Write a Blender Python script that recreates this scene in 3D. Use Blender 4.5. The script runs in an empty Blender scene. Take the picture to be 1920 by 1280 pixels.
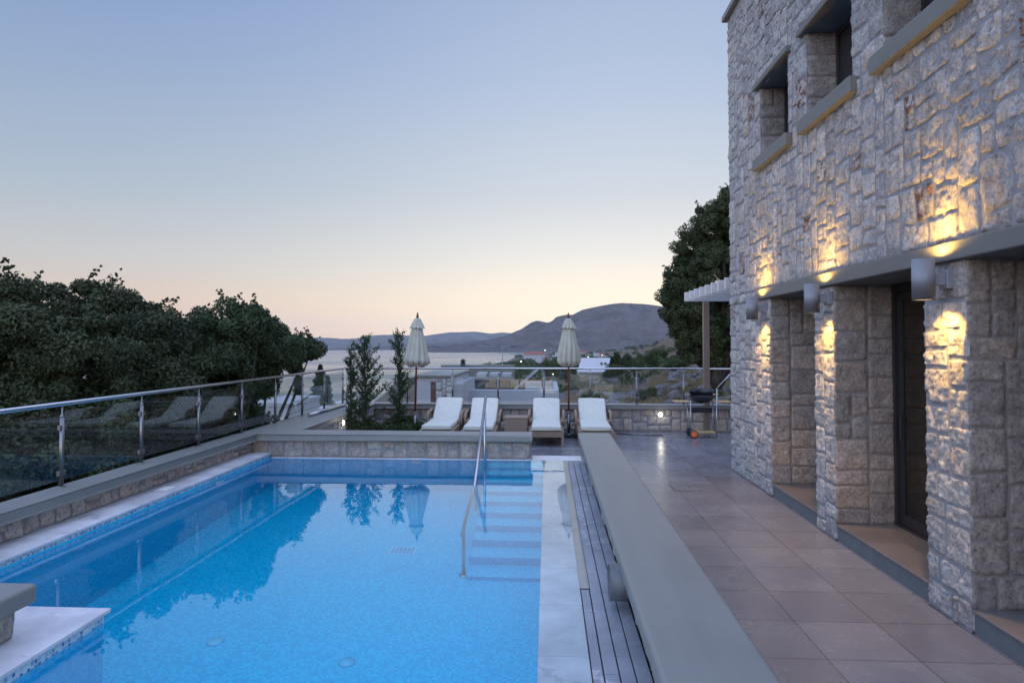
import bpy, bmesh, math, random
import numpy as np
from mathutils import Vector, Matrix
PI = math.pi
scene = bpy.context.scene
COL = scene.collection
# ------------------------------------------------------------------ camera
F = 1215.0; YAW = math.atan(66 / F); PIT = math.radians(1.5); CH = 2.09
SHY = -(F * math.tan(PIT) - 2) / 1920
cd = bpy.data.cameras.new('camera'); cam = bpy.data.objects.new('camera', cd); COL.objects.link(cam)
cam.location = (0, 0, CH); cam.rotation_euler = (PI / 2 + PIT, 0, YAW)
cd.sensor_width = 36; cd.lens = F / 1920 * 36; cd.shift_y = SHY
cd.clip_start = .05; cd.clip_end = 60000
scene.camera = cam
_fw = Vector((-math.sin(YAW) * math.cos(PIT), math.cos(YAW) * math.cos(PIT), math.sin(PIT)))
_rt = Vector((math.cos(YAW), math.sin(YAW), 0)); _up = _rt.cross(_fw)
def at(px, py, Y=None, z=None, X=None):
    """the point seen at that spot of the photograph, on a plane of the place"""
    d = _fw + _rt * ((px - 960) / F) + _up * ((640 - py) / F + SHY * 1920 / F)
    t = Y / d.y if Y is not None else ((z - CH) / d.z if z is not None else X / d.x)
    return Vector((0, 0, CH)) + d * t
def az(px, d):
    """ground position at bearing px and distance d"""
    v = _fw + _rt * ((px - 960) / F); v.z = 0; v.normalize()
    return v.x * d, v.y * d
# ------------------------------------------------------------------ world (dusk sky)
w = bpy.data.worlds.new('World'); scene.world = w; w.use_nodes = True
nt = w.node_tree; nt.nodes.clear()
def N(t, typ, **k):
    n = t.nodes.new(typ)
    for a, b in k.items(): setattr(n, a, b)
    return n
def L(t, a, b): t.links.new(a, b)
def mth(t, op, a, b=None, c=None, clamp=False):
    n = N(t, 'ShaderNodeMath', operation=op); n.use_clamp = clamp
    for i, v in enumerate((a, b, c)):
        if v is None: continue
        if isinstance(v, (int, float)): n.inputs[i].default_value = v
        else: L(t, v, n.inputs[i])
    return n.outputs[0]
def s2l(c): return tuple(((x / 255) / 12.92 if x / 255 <= .04045 else (((x / 255) + .055) / 1.055) ** 2.4) for x in c) + (1,)
def ramp(t, fac, stops, interp='LINEAR'):
    n = N(t, 'ShaderNodeValToRGB'); cr = n.color_ramp; cr.interpolation = interp
    while len(cr.elements) < len(stops): cr.elements.new(.5)
    for e, (p, c) in zip(cr.elements, stops): e.position = p; e.color = c
    if fac is not None: L(t, fac, n.inputs[0])
    return n.outputs[0]
def mixc(t, f, a, b, mode='MIX'):
    n = N(t, 'ShaderNodeMix', data_type='RGBA', blend_type=mode)
    for s, v in ((n.inputs[0], f), (n.inputs[6], a), (n.inputs[7], b)):
        if isinstance(v, (int, float, tuple)): s.default_value = v
        else: L(t, v, s)
    return n.outputs[2]
tc = N(nt, 'ShaderNodeTexCoord'); sp = N(nt, 'ShaderNodeSeparateXYZ'); L(nt, tc.outputs['Generated'], sp.inputs[0])
el = mth(nt, 'MULTIPLY', mth(nt, 'ARCSINE', sp.outputs[2]), 2 / PI, clamp=True)   # 0 at the horizon, 1 overhead
D = 1 / 90.
cool = ramp(nt, el, [(0, s2l((204, 164, 150))), (1.2 * D, s2l((222, 182, 158))), (3.2 * D, s2l((223, 197, 174))), (6.5 * D, s2l((201, 200, 197))),
                     (12 * D, s2l((173, 188, 203))), (20 * D, s2l((149, 171, 202))), (28 * D, s2l((127, 153, 202))), (45 * D, s2l((138, 154, 190))), (1, s2l((148, 160, 190)))])
warm = ramp(nt, el, [(0, s2l((255, 232, 190))), (2 * D, s2l((255, 236, 200))), (4.5 * D, s2l((248, 234, 210))), (8 * D, s2l((231, 228, 221))),
                     (14 * D, s2l((210, 218, 228))), (22 * D, s2l((184, 200, 225))), (29 * D, s2l((168, 186, 216))), (45 * D, s2l((142, 157, 190))), (1, s2l((148, 160, 190)))])
def flatdot(ax, ay):   # cosine of the bearing from the direction (ax, ay)
    h = mth(nt, 'SQRT', mth(nt, 'ADD', mth(nt, 'MULTIPLY', sp.outputs[0], sp.outputs[0]), mth(nt, 'ADD', mth(nt, 'MULTIPLY', sp.outputs[1], sp.outputs[1]), 1e-6)))
    d = mth(nt, 'ADD', mth(nt, 'MULTIPLY', sp.outputs[0], ax), mth(nt, 'MULTIPLY', sp.outputs[1], ay))
    return mth(nt, 'DIVIDE', d, h)
gx, gy = az(1180, 1)
gl = mth(nt, 'POWER', mth(nt, 'MAXIMUM', flatdot(gx, gy), 0), 7.0)
skyc = mixc(nt, gl, cool, warm)
# the sky behind the camera and high up, out of frame, is given added brightness to light the foreground
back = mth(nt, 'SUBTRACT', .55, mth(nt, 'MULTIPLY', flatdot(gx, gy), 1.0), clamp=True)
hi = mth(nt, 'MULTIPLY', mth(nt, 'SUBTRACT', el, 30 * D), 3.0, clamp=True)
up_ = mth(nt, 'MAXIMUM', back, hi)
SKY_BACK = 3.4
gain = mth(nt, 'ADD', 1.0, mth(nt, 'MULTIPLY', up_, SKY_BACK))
low = mth(nt, 'MULTIPLY', gl, mth(nt, 'SUBTRACT', 1.0, mth(nt, 'MULTIPLY', el, 7.0), clamp=True)); gain = mth(nt, 'ADD', gain, mth(nt, 'MULTIPLY', low, .35))
below = mth(nt, 'MULTIPLY', mth(nt, 'LESS_THAN', sp.outputs[2], -.012), .93); gain = mth(nt, 'MULTIPLY', gain, mth(nt, 'SUBTRACT', 1.0, below))
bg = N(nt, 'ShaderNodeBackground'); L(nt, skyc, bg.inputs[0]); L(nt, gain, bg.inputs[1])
wo = N(nt, 'ShaderNodeOutputWorld'); L(nt, bg.outputs[0], wo.inputs[0])
# no sun lamp: the sun has set; only the sky and the lit lamps give light
scene.view_settings.view_transform = 'Standard'; scene.view_settings.look = 'None'
scene.view_settings.exposure = 0; scene.view_settings.gamma = 1
cy = scene.cycles
cy.max_bounces = 10; cy.diffuse_bounces = 4; cy.glossy_bounces = 4; cy.transmission_bounces = 8; cy.transparent_max_bounces = 16
cy.volume_bounces = 1; cy.sample_clamp_indirect = 6; cy.use_denoising = True; cy.caustics_reflective = True; cy.caustics_refractive = True
cy.blur_glossy = .3
# ------------------------------------------------------------------ materials
MATS = {}
def newmat(name):
    m = bpy.data.materials.new(name); m.use_nodes = True; t = m.node_tree
    return m, t, t.nodes['Principled BSDF'], t.nodes['Material Output']
def obj_co(t, scale=1.0, sc=None):
    c = N(t, 'ShaderNodeTexCoord'); mp = N(t, 'ShaderNodeMapping'); L(t, c.outputs['Object'], mp.inputs[0])
    mp.inputs['Scale'].default_value = sc if sc else (scale,) * 3
    return mp.outputs[0]
def noise(t, co, scale, detail=4, rough=.55, out=0):
    n = N(t, 'ShaderNodeTexNoise'); L(t, co, n.inputs['Vector']); n.inputs['Scale'].default_value = scale
    n.inputs['Detail'].default_value = detail; n.inputs['Roughness'].default_value = rough
    return n.outputs[out]
def bump(t, h, dist, strength, bsdf, prev=None):
    b = N(t, 'ShaderNodeBump'); b.inputs['Distance'].default_value = dist; b.inputs['Strength'].default_value = strength
    L(t, h, b.inputs['Height'])
    if prev is not None: L(t, prev, b.inputs['Normal'])
    L(t, b.outputs[0], bsdf.inputs['Normal']); return b.outputs[0]
def plain(name, col, rough=.6, metal=0, var=.15, nsc=6, bsc=40, bd=.002, bs=.5, coat=0, spec=.5):
    if name in MATS: return MATS[name]
    m, t, b, o = newmat(name)
    co = obj_co(t)
    n = noise(t, co, nsc, 6)
    c1 = tuple(x * (1 - var) for x in col[:3]) + (1,); c2 = tuple(min(1, x * (1 + var)) for x in col[:3]) + (1,)
    L(t, ramp(t, n, [(.3, c1), (.7, c2)]), b.inputs['Base Color'])
    b.inputs['Metallic'].default_value = metal; b.inputs['Specular IOR Level'].default_value = spec
    L(t, mth(t, 'ADD', rough - .08, mth(t, 'MULTIPLY', noise(t, co, nsc * 3, 4), .16), clamp=True), b.inputs['Roughness'])
    if bs: bump(t, noise(t, co, bsc, 5), bd, bs, b)
    b.inputs['Coat Weight'].default_value = coat
    MATS[name] = m; return m
def concrete(name, col, rough=.6):
    m, t, b, o = newmat(name); co = obj_co(t)
    n1 = noise(t, co, 1.3, 8, .6); n2 = noise(t, obj_co(t, sc=(5, .5, 3)), 1.5, 6, .6); n3 = noise(t, co, 130, 2)
    f = mth(t, 'ADD', mth(t, 'MULTIPLY', n1, .5), mth(t, 'ADD', mth(t, 'MULTIPLY', n2, .35), mth(t, 'MULTIPLY', n3, .15)))
    L(t, ramp(t, f, [(.33, tuple(x * .84 for x in col) + (1,)), (.5, col + (1,)), (.68, tuple(x * 1.13 for x in col) + (1,))]), b.inputs['Base Color'])
    L(t, mth(t, 'ADD', rough - .15, mth(t, 'MULTIPLY', n1, .3)), b.inputs['Roughness'])
    p = bump(t, n1, .006, .5, b); bump(t, n3, .001, .6, b, p)
    return m
def stone_mat(name, gain=1.0, bumps=1.0):
    m, t, b, o = newmat(name); co = obj_co(t)
    a = N(t, 'ShaderNodeAttribute', attribute_name='tint')
    n1 = noise(t, co, 9, 8, .7); n2 = noise(t, co, 38, 6, .7); n3 = noise(t, co, 3.1, 3)
    c = mixc(t, 1.0, a.outputs['Color'], ramp(t, n1, [(.28, (.60, .585, .58, 1)), (.5, (1.0, .985, .97, 1)), (.70, (1.3, 1.29, 1.27, 1))]), 'MULTIPLY')
    c = mixc(t, 1.0, c, ramp(t, n2, [(.32, (.50, .50, .51, 1)), (.48, (.95, .95, .95, 1)), (.66, (1.28, 1.27, 1.25, 1))]), 'MULTIPLY')
    # iron stains: only on the stones whose tint carries it (alpha)
    st = mth(t, 'MULTIPLY', a.outputs['Alpha'], mth(t, 'MULTIPLY', mth(t, 'SUBTRACT', noise(t, co, 12, 5, .7), .47), 9, clamp=True), clamp=True)
    c = mixc(t, st, c, (.17 * gain, .08 * gain, .05 * gain, 1))
    c = mixc(t, mth(t, 'MULTIPLY', mth(t, 'SUBTRACT', n3, .52), 2.0, clamp=True), c, mixc(t, 1.0, c, (1.12, .98, .84, 1), 'MULTIPLY'))
    L(t, c, b.inputs['Base Color']); b.inputs['Roughness'].default_value = .85; b.inputs['Specular IOR Level'].default_value = .25
    p = bump(t, noise(t, co, 20, 10, .8), .03, .7 * bumps, b); bump(t, noise(t, co, 95, 4, .75), .010, .9 * bumps, b, p)
    return m
M = {}
M['stone'] = stone_mat('rubble_stone')
M['mortar'] = concrete('mortar', (.205, .205, .22), .9)
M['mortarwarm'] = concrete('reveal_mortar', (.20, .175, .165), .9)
M['cap'] = concrete('coping_concrete', (.165, .166, .158), .5)
M['capdark'] = concrete('lintel_concrete', (.115, .117, .112), .55)
M['sill'] = concrete('sill_concrete', (.125, .127, .12), .55)
M['riser'] = plain('painted_riser', (.11, .125, .13), .6, var=.12)
M['steel'] = plain('brushed_steel', (.42, .43, .45), .3, 1.0, .06, 8, 90, .0006, .3)
M['steeldark'] = plain('weathered_steel', (.20, .20, .205), .38, 1.0, .1, 8, 90, .0006, .3)
M['cream'] = plain('cushion_fabric', (.50, .50, .45), .9, var=.05, nsc=9, bsc=600, bd=.001, bs=.4)
M['piping'] = plain('cushion_edge_fabric', (.66, .63, .47), .9, var=.05)
M['canvas'] = plain('parasol_canvas', (.36, .35, .29), .9, var=.12, nsc=5, bsc=300, bd=.001, bs=.4)
M['ribwood'] = plain('parasol_wood', (.10, .022, .014), .45, var=.25)
M['lampgrey'] = plain('lamp_paint', (.20, .205, .225), .55, .0, .05, bs=.2)
M['post_brown'] = plain('brown_painted_steel', (.15, .115, .095), .5, var=.1)
M['rafter'] = plain('white_painted_wood', (.50, .49, .50), .6, var=.08, nsc=12)
M['black'] = plain('black_enamel', (.018, .018, .022), .35, var=.2)
M['rubber'] = plain('black_rubber', (.02, .02, .02), .8, var=.2)
M['orange'] = plain('orange_plastic', (.65, .11, .02), .4, var=.1)
M['beech'] = plain('oiled_wood', (.42, .27, .12), .5, var=.25, nsc=14)
M['white'] = plain('white_render', (.34, .34, .36), .85, var=.06, nsc=1.2, bsc=8, bd=.01, bs=.3)
M['whitebright'] = plain('white_wash', (.32, .32, .34), .8, var=.05, nsc=1)
M['dark'] = plain('dark_surface', (.05, .052, .058), .7, var=.2)
M['greyroof'] = plain('flat_roof_felt', (.13, .13, .14), .8, var=.25, nsc=.8)
M['darkmatt'] = plain('dark_matt_screen', (.035, .038, .045), .9, spec=.1)
M['maroon'] = plain('maroon_paint', (.07, .03, .028), .6)
M['redtile'] = plain('red_roof_tile', (.20, .06, .04), .8, var=.3)
M['pvc'] = plain('grey_pvc', (.085, .095, .11), .45, var=.25, nsc=14)
M['marker'] = plain('white_plastic', (.75, .75, .75), .4, var=.03)
M['inlet'] = plain('pale_blue_plastic', (.08, .58, .78), .5, var=.05)
M['drainslot'] = plain('drain_slot', (.02, .33, .55), .5)
M['pipegrey'] = plain('pale_grey_plastic', (.42, .48, .5), .5, var=.1)
M['frame'] = plain('dark_brown_aluminium', (.026, .026, .028), .4, .2, .1, bs=.1)
M['wall_in'] = plain('ochre_plaster', (.11, .065, .028), .8, var=.1)
def wicker(name, col):
    m, t, b, o = newmat(name); co = obj_co(t)
    w1 = N(t, 'ShaderNodeTexWave', wave_type='BANDS', bands_direction='Z'); w1.inputs['Scale'].default_value = 24; L(t, co, w1.inputs[0])
    w2 = N(t, 'ShaderNodeTexWave', wave_type='BANDS', bands_direction='X'); w2.inputs['Scale'].default_value = 16; L(t, co, w2.inputs[0])
    w3 = N(t, 'ShaderNodeTexWave', wave_type='BANDS', bands_direction='Y'); w3.inputs['Scale'].default_value = 16; L(t, co, w3.inputs[0])
    h = mth(t, 'MULTIPLY', w1.outputs['Fac'], mth(t, 'MAXIMUM', w2.outputs['Fac'], w3.outputs['Fac']))
    L(t, ramp(t, h, [(0, tuple(x * .65 for x in col) + (1,)), (.5, col + (1,)), (1, tuple(x * 1.2 for x in col) + (1,))]), b.inputs['Base Color'])
    b.inputs['Roughness'].default_value = .65; bump(t, h, .004, .7, b); return m
M['wicker'] = wicker('tan_wicker', (.27, .19, .135))
def leafmat(name, c1, c2):
    m, t, b, o = newmat(name)
    a = N(t, 'ShaderNodeAttribute', attribute_name='tint')
    L(t, mixc(t, a.outputs['Fac'], c1 + (1,), c2 + (1,)), b.inputs['Base Color'])
    b.inputs['Roughness'].default_value = .65; b.inputs['Specular IOR Level'].default_value = .18
    tr = N(t, 'ShaderNodeBsdfTranslucent'); L(t, mixc(t, a.outputs['Fac'], tuple(x * .8 for x in c1) + (1,), c2 + (1,)), tr.inputs[0])
    ms = N(t, 'ShaderNodeMixShader'); ms.inputs[0].default_value = .2; L(t, b.outputs[0], ms.inputs[1]); L(t, tr.outputs[0], ms.inputs[2]); L(t, ms.outputs[0], o.inputs[0])
    return m
M['leaf'] = leafmat('oak_leaves', (.020, .029, .015), (.066, .083, .040))
M['leafb'] = leafmat('oak_leaves_green', (.020, .034, .017), (.070, .098, .045))
M['leafr'] = leafmat('hill_oak_leaves', (.026, .038, .018), (.080, .095, .042))
M['conifer'] = leafmat('cypress_sprays', (.022, .045, .026), (.075, .11, .055))
M['bush'] = leafmat('scrub_leaves', (.020, .032, .015), (.065, .085, .03))
M['bushfar'] = leafmat('green_scrub', (.03, .045, .018), (.09, .11, .035))
M['bark'] = plain('bark', (.055, .042, .032), .9, var=.35, nsc=10, bsc=25, bd=.02, bs=.8)
def glassmat(name, tint=(.93, .96, .95), k=1.0):
    m, t, b, o = newmat(name); t.nodes.remove(b)
    lw = N(t, 'ShaderNodeLayerWeight'); lw.inputs[0].default_value = .5
    fr = mth(t, 'ADD', .035, mth(t, 'MULTIPLY', mth(t, 'POWER', lw.outputs['Facing'], 4.0), .6))
    tr = N(t, 'ShaderNodeBsdfTransparent'); tr.inputs[0].default_value = tint + (1,)
    g = N(t, 'ShaderNodeBsdfGlossy'); g.inputs['Roughness'].default_value = .01; g.inputs[0].default_value = (.95, .97, 1, 1)
    ms = N(t, 'ShaderNodeMixShader'); L(t, mth(t, 'MULTIPLY', fr, k, clamp=True), ms.inputs[0]); L(t, tr.outputs[0], ms.inputs[1]); L(t, g.outputs[0], ms.inputs[2]); L(t, ms.outputs[0], o.inputs[0])
    return m
M['glass'] = glassmat('railing_glass', (.90, .93, .93))
M['doorglass'] = glassmat('door_glass', (.75, .75, .75), 1.2)
def emis(name, col, s):
    m, t, b, o = newmat(name); b.inputs['Base Color'].default_value = (.02, .02, .02, 1)
    b.inputs['Emission Color'].default_value = col + (1,); b.inputs['Emission Strength'].default_value = s; return m
M['lens'] = emis('warm_lamp_lens', (1, .62, .2), 14)
M['globe'] = emis('lit_bulkhead_glass', (1, .96, .80), 9)
M['townlight'] = emis('far_lit_lamp', (1, .85, .6), 16)
def tiles(name, c1, c2, tw, th, ox, oy, joint, rough, gap=.004, var=.12):
    """square laid tiles in object x / y"""
    m, t, b, o = newmat(name)
    c = N(t, 'ShaderNodeTexCoord'); s = N(t, 'ShaderNodeSeparateXYZ'); L(t, c.outputs['Object'], s.inputs[0])
    u = mth(t, 'DIVIDE', mth(t, 'SUBTRACT', s.outputs[0], ox), tw); v = mth(t, 'DIVIDE', mth(t, 'SUBTRACT', s.outputs[1], oy), th)
    def edge(x, w):
        f = mth(t, 'FRACT', x); return mth(t, 'LESS_THAN', mth(t, 'MINIMUM', f, mth(t, 'SUBTRACT', 1, f)), w)
    j = mth(t, 'MAXIMUM', edge(u, gap / tw), edge(v, gap / th))
    cm = N(t, 'ShaderNodeCombineXYZ'); L(t, mth(t, 'FLOOR', u), cm.inputs[0]); L(t, mth(t, 'FLOOR', v), cm.inputs[1])
    wn = N(t, 'ShaderNodeTexWhiteNoise', noise_dimensions='2D'); L(t, cm.outputs[0], wn.inputs['Vector'])
    co = obj_co(t); n1 = noise(t, co, 2.2, 8, .65); n2 = noise(t, co, 14, 6, .6)
    f = mth(t, 'ADD', mth(t, 'MULTIPLY', wn.outputs[0], .32), mth(t, 'ADD', mth(t, 'MULTIPLY', n1, .48), mth(t, 'MULTIPLY', n2, .2)))
    col = ramp(t, f, [(.25, c1 + (1,)), (.75, c2 + (1,))])
    col = mixc(t, mth(t, 'MULTIPLY', j, .8), col, joint + (1,))
    L(t, col, b.inputs['Base Color'])
    L(t, mth(t, 'ADD', rough - .1, mth(t, 'MULTIPLY', n1, .22)), b.inputs['Roughness'])
    b.inputs['Specular IOR Level'].default_value = .5
    # every tile is tilted a hair
    tl = N(t, 'ShaderNodeVectorMath', operation='SCALE'); L(t, wn.outputs['Color'], tl.inputs[0]); tl.inputs[3].default_value = .006
    bp = bump(t, mth(t, 'SUBTRACT', mth(t, 'MULTIPLY', n2, .12), j), .002, .5, b)
    ad = N(t, 'ShaderNodeVectorMath', operation='ADD'); L(t, bp, ad.inputs[0]); L(t, tl.outputs[0], ad.inputs[1]); L(t, ad.outputs[0], b.inputs['Normal'])
    return m
M['deck'] = tiles('deck_tiles', (.118, .116, .133), (.198, .194, .215), .596, .592, 1.255 - .596 * 8, 6.22 - .592 * 12, (.04, .036, .038), .25, gap=.004)
M['steptile'] = tiles('threshold_tiles', (.088, .082, .082), (.17, .148, .140), .45, .45, 3.05, .1, (.16, .13, .11), .35)
def marble(name, c1, c2, c3, rough):
    m, t, b, o = newmat(name); co = obj_co(t)
    n1 = noise(t, co, 2.2, 8, .6); nd = noise(t, co, 3, 5, .6, 1)
    v = N(t, 'ShaderNodeTexVoronoi', feature='DISTANCE_TO_EDGE'); v.inputs['Scale'].default_value = 3.2
    mx = N(t, 'ShaderNodeMix', data_type='RGBA'); mx.inputs[0].default_value = .35; L(t, co, mx.inputs[6]); L(t, nd, mx.inputs[7]); L(t, mx.outputs[2], v.inputs['Vector'])
    vein = mth(t, 'SUBTRACT', 1, mth(t, 'MULTIPLY', v.outputs[0], 28, clamp=True))
    vein = mth(t, 'MULTIPLY', vein, mth(t, 'MULTIPLY', mth(t, 'SUBTRACT', noise(t, co, 1.7, 3), .42), 4, clamp=True))
    c = ramp(t, n1, [(.3, c1 + (1,)), (.7, c2 + (1,))]); c = mixc(t, mth(t, 'MULTIPLY', vein, .7), c, c3 + (1,))
    L(t, c, b.inputs['Base Color']); L(t, mth(t, 'ADD', rough - .1, mth(t, 'MULTIPLY', n1, .25)), b.inputs['Roughness'])
    bump(t, noise(t, co, 9, 7, .6), .006, .4, b); return m
M['marble'] = marble('grey_white_marble', (.38, .38, .41), (.66, .66, .70), (.22, .22, .25), .30)
M['slate'] = marble('dark_slate_slats', (.15, .16, .19), (.25, .265, .31), (.50, .50, .54), .5)
def mosaic(name, cols, size, grout, rough=.15, gw=.07, bl=0.0):
    m, t, b, o = newmat(name)
    c = N(t, 'ShaderNodeTexCoord'); sc = N(t, 'ShaderNodeVectorMath', operation='SCALE'); L(t, c.outputs['Object'], sc.inputs[0]); sc.inputs[3].default_value = 1 / size
    ad = N(t, 'ShaderNodeVectorMath', operation='ADD'); L(t, sc.outputs[0], ad.inputs[0]); ad.inputs[1].default_value = (.37, .41, .29)
    fl = N(t, 'ShaderNodeVectorMath', operation='FLOOR'); L(t, ad.outputs[0], fl.inputs[0])
    fr = N(t, 'ShaderNodeVectorMath', operation='FRACTION'); L(t, ad.outputs[0], fr.inputs[0])
    wn = N(t, 'ShaderNodeTexWhiteNoise', noise_dimensions='3D'); L(t, fl.outputs[0], wn.inputs['Vector'])
    stops = [((i + .0) / len(cols), cc + (1,)) for i, cc in enumerate(cols)]
    col = ramp(t, wn.outputs[0], stops, 'CONSTANT')
    if gw:
        g = N(t, 'ShaderNodeNewGeometry'); sn = N(t, 'ShaderNodeSeparateXYZ'); L(t, g.outputs['Normal'], sn.inputs[0]); sf = N(t, 'ShaderNodeSeparateXYZ'); L(t, fr.outputs[0], sf.inputs[0])
        j = None
        for k in range(3):
            e = mth(t, 'MULTIPLY', mth(t, 'LESS_THAN', mth(t, 'MINIMUM', sf.outputs[k], mth(t, 'SUBTRACT', 1, sf.outputs[k])), gw), mth(t, 'LESS_THAN', mth(t, 'ABSOLUTE', sn.outputs[k]), .5))
            j = e if j is None else mth(t, 'MAXIMUM', j, e)
        col = mixc(t, j, col, grout + (1,))
    L(t, col, b.inputs['Base Color']); b.inputs['Roughness'].default_value = rough; return m
M['mosaic'] = mosaic('pool_mosaic', [(.001, .48, .72), (.002, .54, .79), (.003, .60, .84), (.001, .50, .75), (.006, .64, .88)], .025, (.003, .58, .84), gw=.06)
M['band'] = mosaic('waterline_mosaic', [(.45, .55, .62), (.12, .30, .48), (.5, .62, .68), (.30, .45, .58), (.05, .18, .36)], .026, (.55, .60, .65), gw=.09)
# water of the pool: clear, ior 1.33, faint ripples
m, t, b, o = newmat('pool_water'); t.nodes.remove(b)
g = N(t, 'ShaderNodeBsdfGlass'); g.inputs['IOR'].default_value = 1.333; g.inputs['Roughness'].default_value = 0; g.inputs[0].default_value = (.92, .985, 1, 1)
co = obj_co(t); bb = N(t, 'ShaderNodeBump'); bb.inputs['Distance'].default_value = .010; bb.inputs['Strength'].default_value = .10
L(t, mth(t, 'ADD', noise(t, co, 1.6, 3, .5), mth(t, 'MULTIPLY', noise(t, co, 11, 2, .5), .10)), bb.inputs['Height']); L(t, bb.outputs[0], g.inputs['Normal'])
gg = N(t, 'ShaderNodeBsdfGlossy'); gg.inputs['Roughness'].default_value = 0; L(t, bb.outputs[0], gg.inputs['Normal'])
lw = N(t, 'ShaderNodeLayerWeight'); lw.inputs[0].default_value = .5; ms = N(t, 'ShaderNodeMixShader'); L(t, mth(t, 'MULTIPLY', mth(t, 'POWER', lw.outputs['Facing'], 3.5), .55), ms.inputs[0]); L(t, g.outputs[0], ms.inputs[1]); L(t, gg.outputs[0], ms.inputs[2]); L(t, ms.outputs[0], o.inputs[0])
M['water'] = m
# sea
m, t, b, o = newmat('sea_water'); co = obj_co(t)
b.inputs['Base Color'].default_value = (.035, .065, .085, 1); b.inputs['IOR'].default_value = 1.33
streak = noise(t, obj_co(t, sc=(.0012, .006, 1)), 1, 7, .62)
L(t, ramp(t, streak, [(.35, (.10, .10, .10, 1)), (.65, (.34, .34, .34, 1))]), b.inputs['Roughness'])
p = bump(t, noise(t, obj_co(t, sc=(.02, .05, 1)), 1, 6, .6), 3.0, .35, b)
M['sea'] = m
# terrain
def groundmat(name, scale, grass, rock, green, dirt, rockamt=.5, bd=.5):
    m, t, b, o = newmat(name); co = obj_co(t, scale)
    n1 = noise(t, co, 1, 8, .65); n2 = noise(t, co, 5, 6, .65); n3 = noise(t, co, .55, 5, .6)
    c = ramp(t, n1, [(.36, dirt + (1,)), (.52, grass + (1,)), (.66, tuple(x * .8 for x in grass) + (1,))])
    c = mixc(t, ramp(t, mth(t, 'ADD', mth(t, 'MULTIPLY', n3, .6), mth(t, 'MULTIPLY', n2, .4)), [(.5 - .02, (0, 0, 0, 1)), (.5 + .08, (1, 1, 1, 1))]), c, green + (1,))
    vo = N(t, 'ShaderNodeTexVoronoi'); vo.inputs['Scale'].default_value = 3; L(t, co, vo.inputs['Vector'])
    rf = ramp(t, mth(t, 'ADD', mth(t, 'MULTIPLY', noise(t, co, 1.6, 7, .7), .75), mth(t, 'MULTIPLY', vo.outputs[0], .25)), [(.62 - rockamt * .3, (1, 1, 1, 1)), (.67 - rockamt * .3, (0, 0, 0, 1))])
    c = mixc(t, rf, c, ramp(t, n2, [(.3, tuple(x * .55 for x in rock) + (1,)), (.7, tuple(x * 1.2 for x in rock) + (1,))]))
    L(t, c, b.inputs['Base Color']); b.inputs['Roughness'].default_value = .95; b.inputs['Specular IOR Level'].default_value = .15
    bump(t, mth(t, 'ADD', n2, mth(t, 'MULTIPLY', vo.outputs[0], .5)), bd, .8, b); return m
M['ground'] = groundmat('dry_hillside', .16, (.125, .085, .045), (.115, .105, .11), (.036, .040, .018), (.08, .058, .036), .6, .6)
M['headland'] = groundmat('headland_scrub', .004, (.068, .05, .042), (.085, .07, .066), (.022, .024, .018), (.06, .045, .038), .5, 45)
M['mountain'] = groundmat('far_mountain', .0012, (.08, .07, .06), (.10, .09, .085), (.05, .055, .04), (.08, .06, .05), .4, 60)
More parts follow.
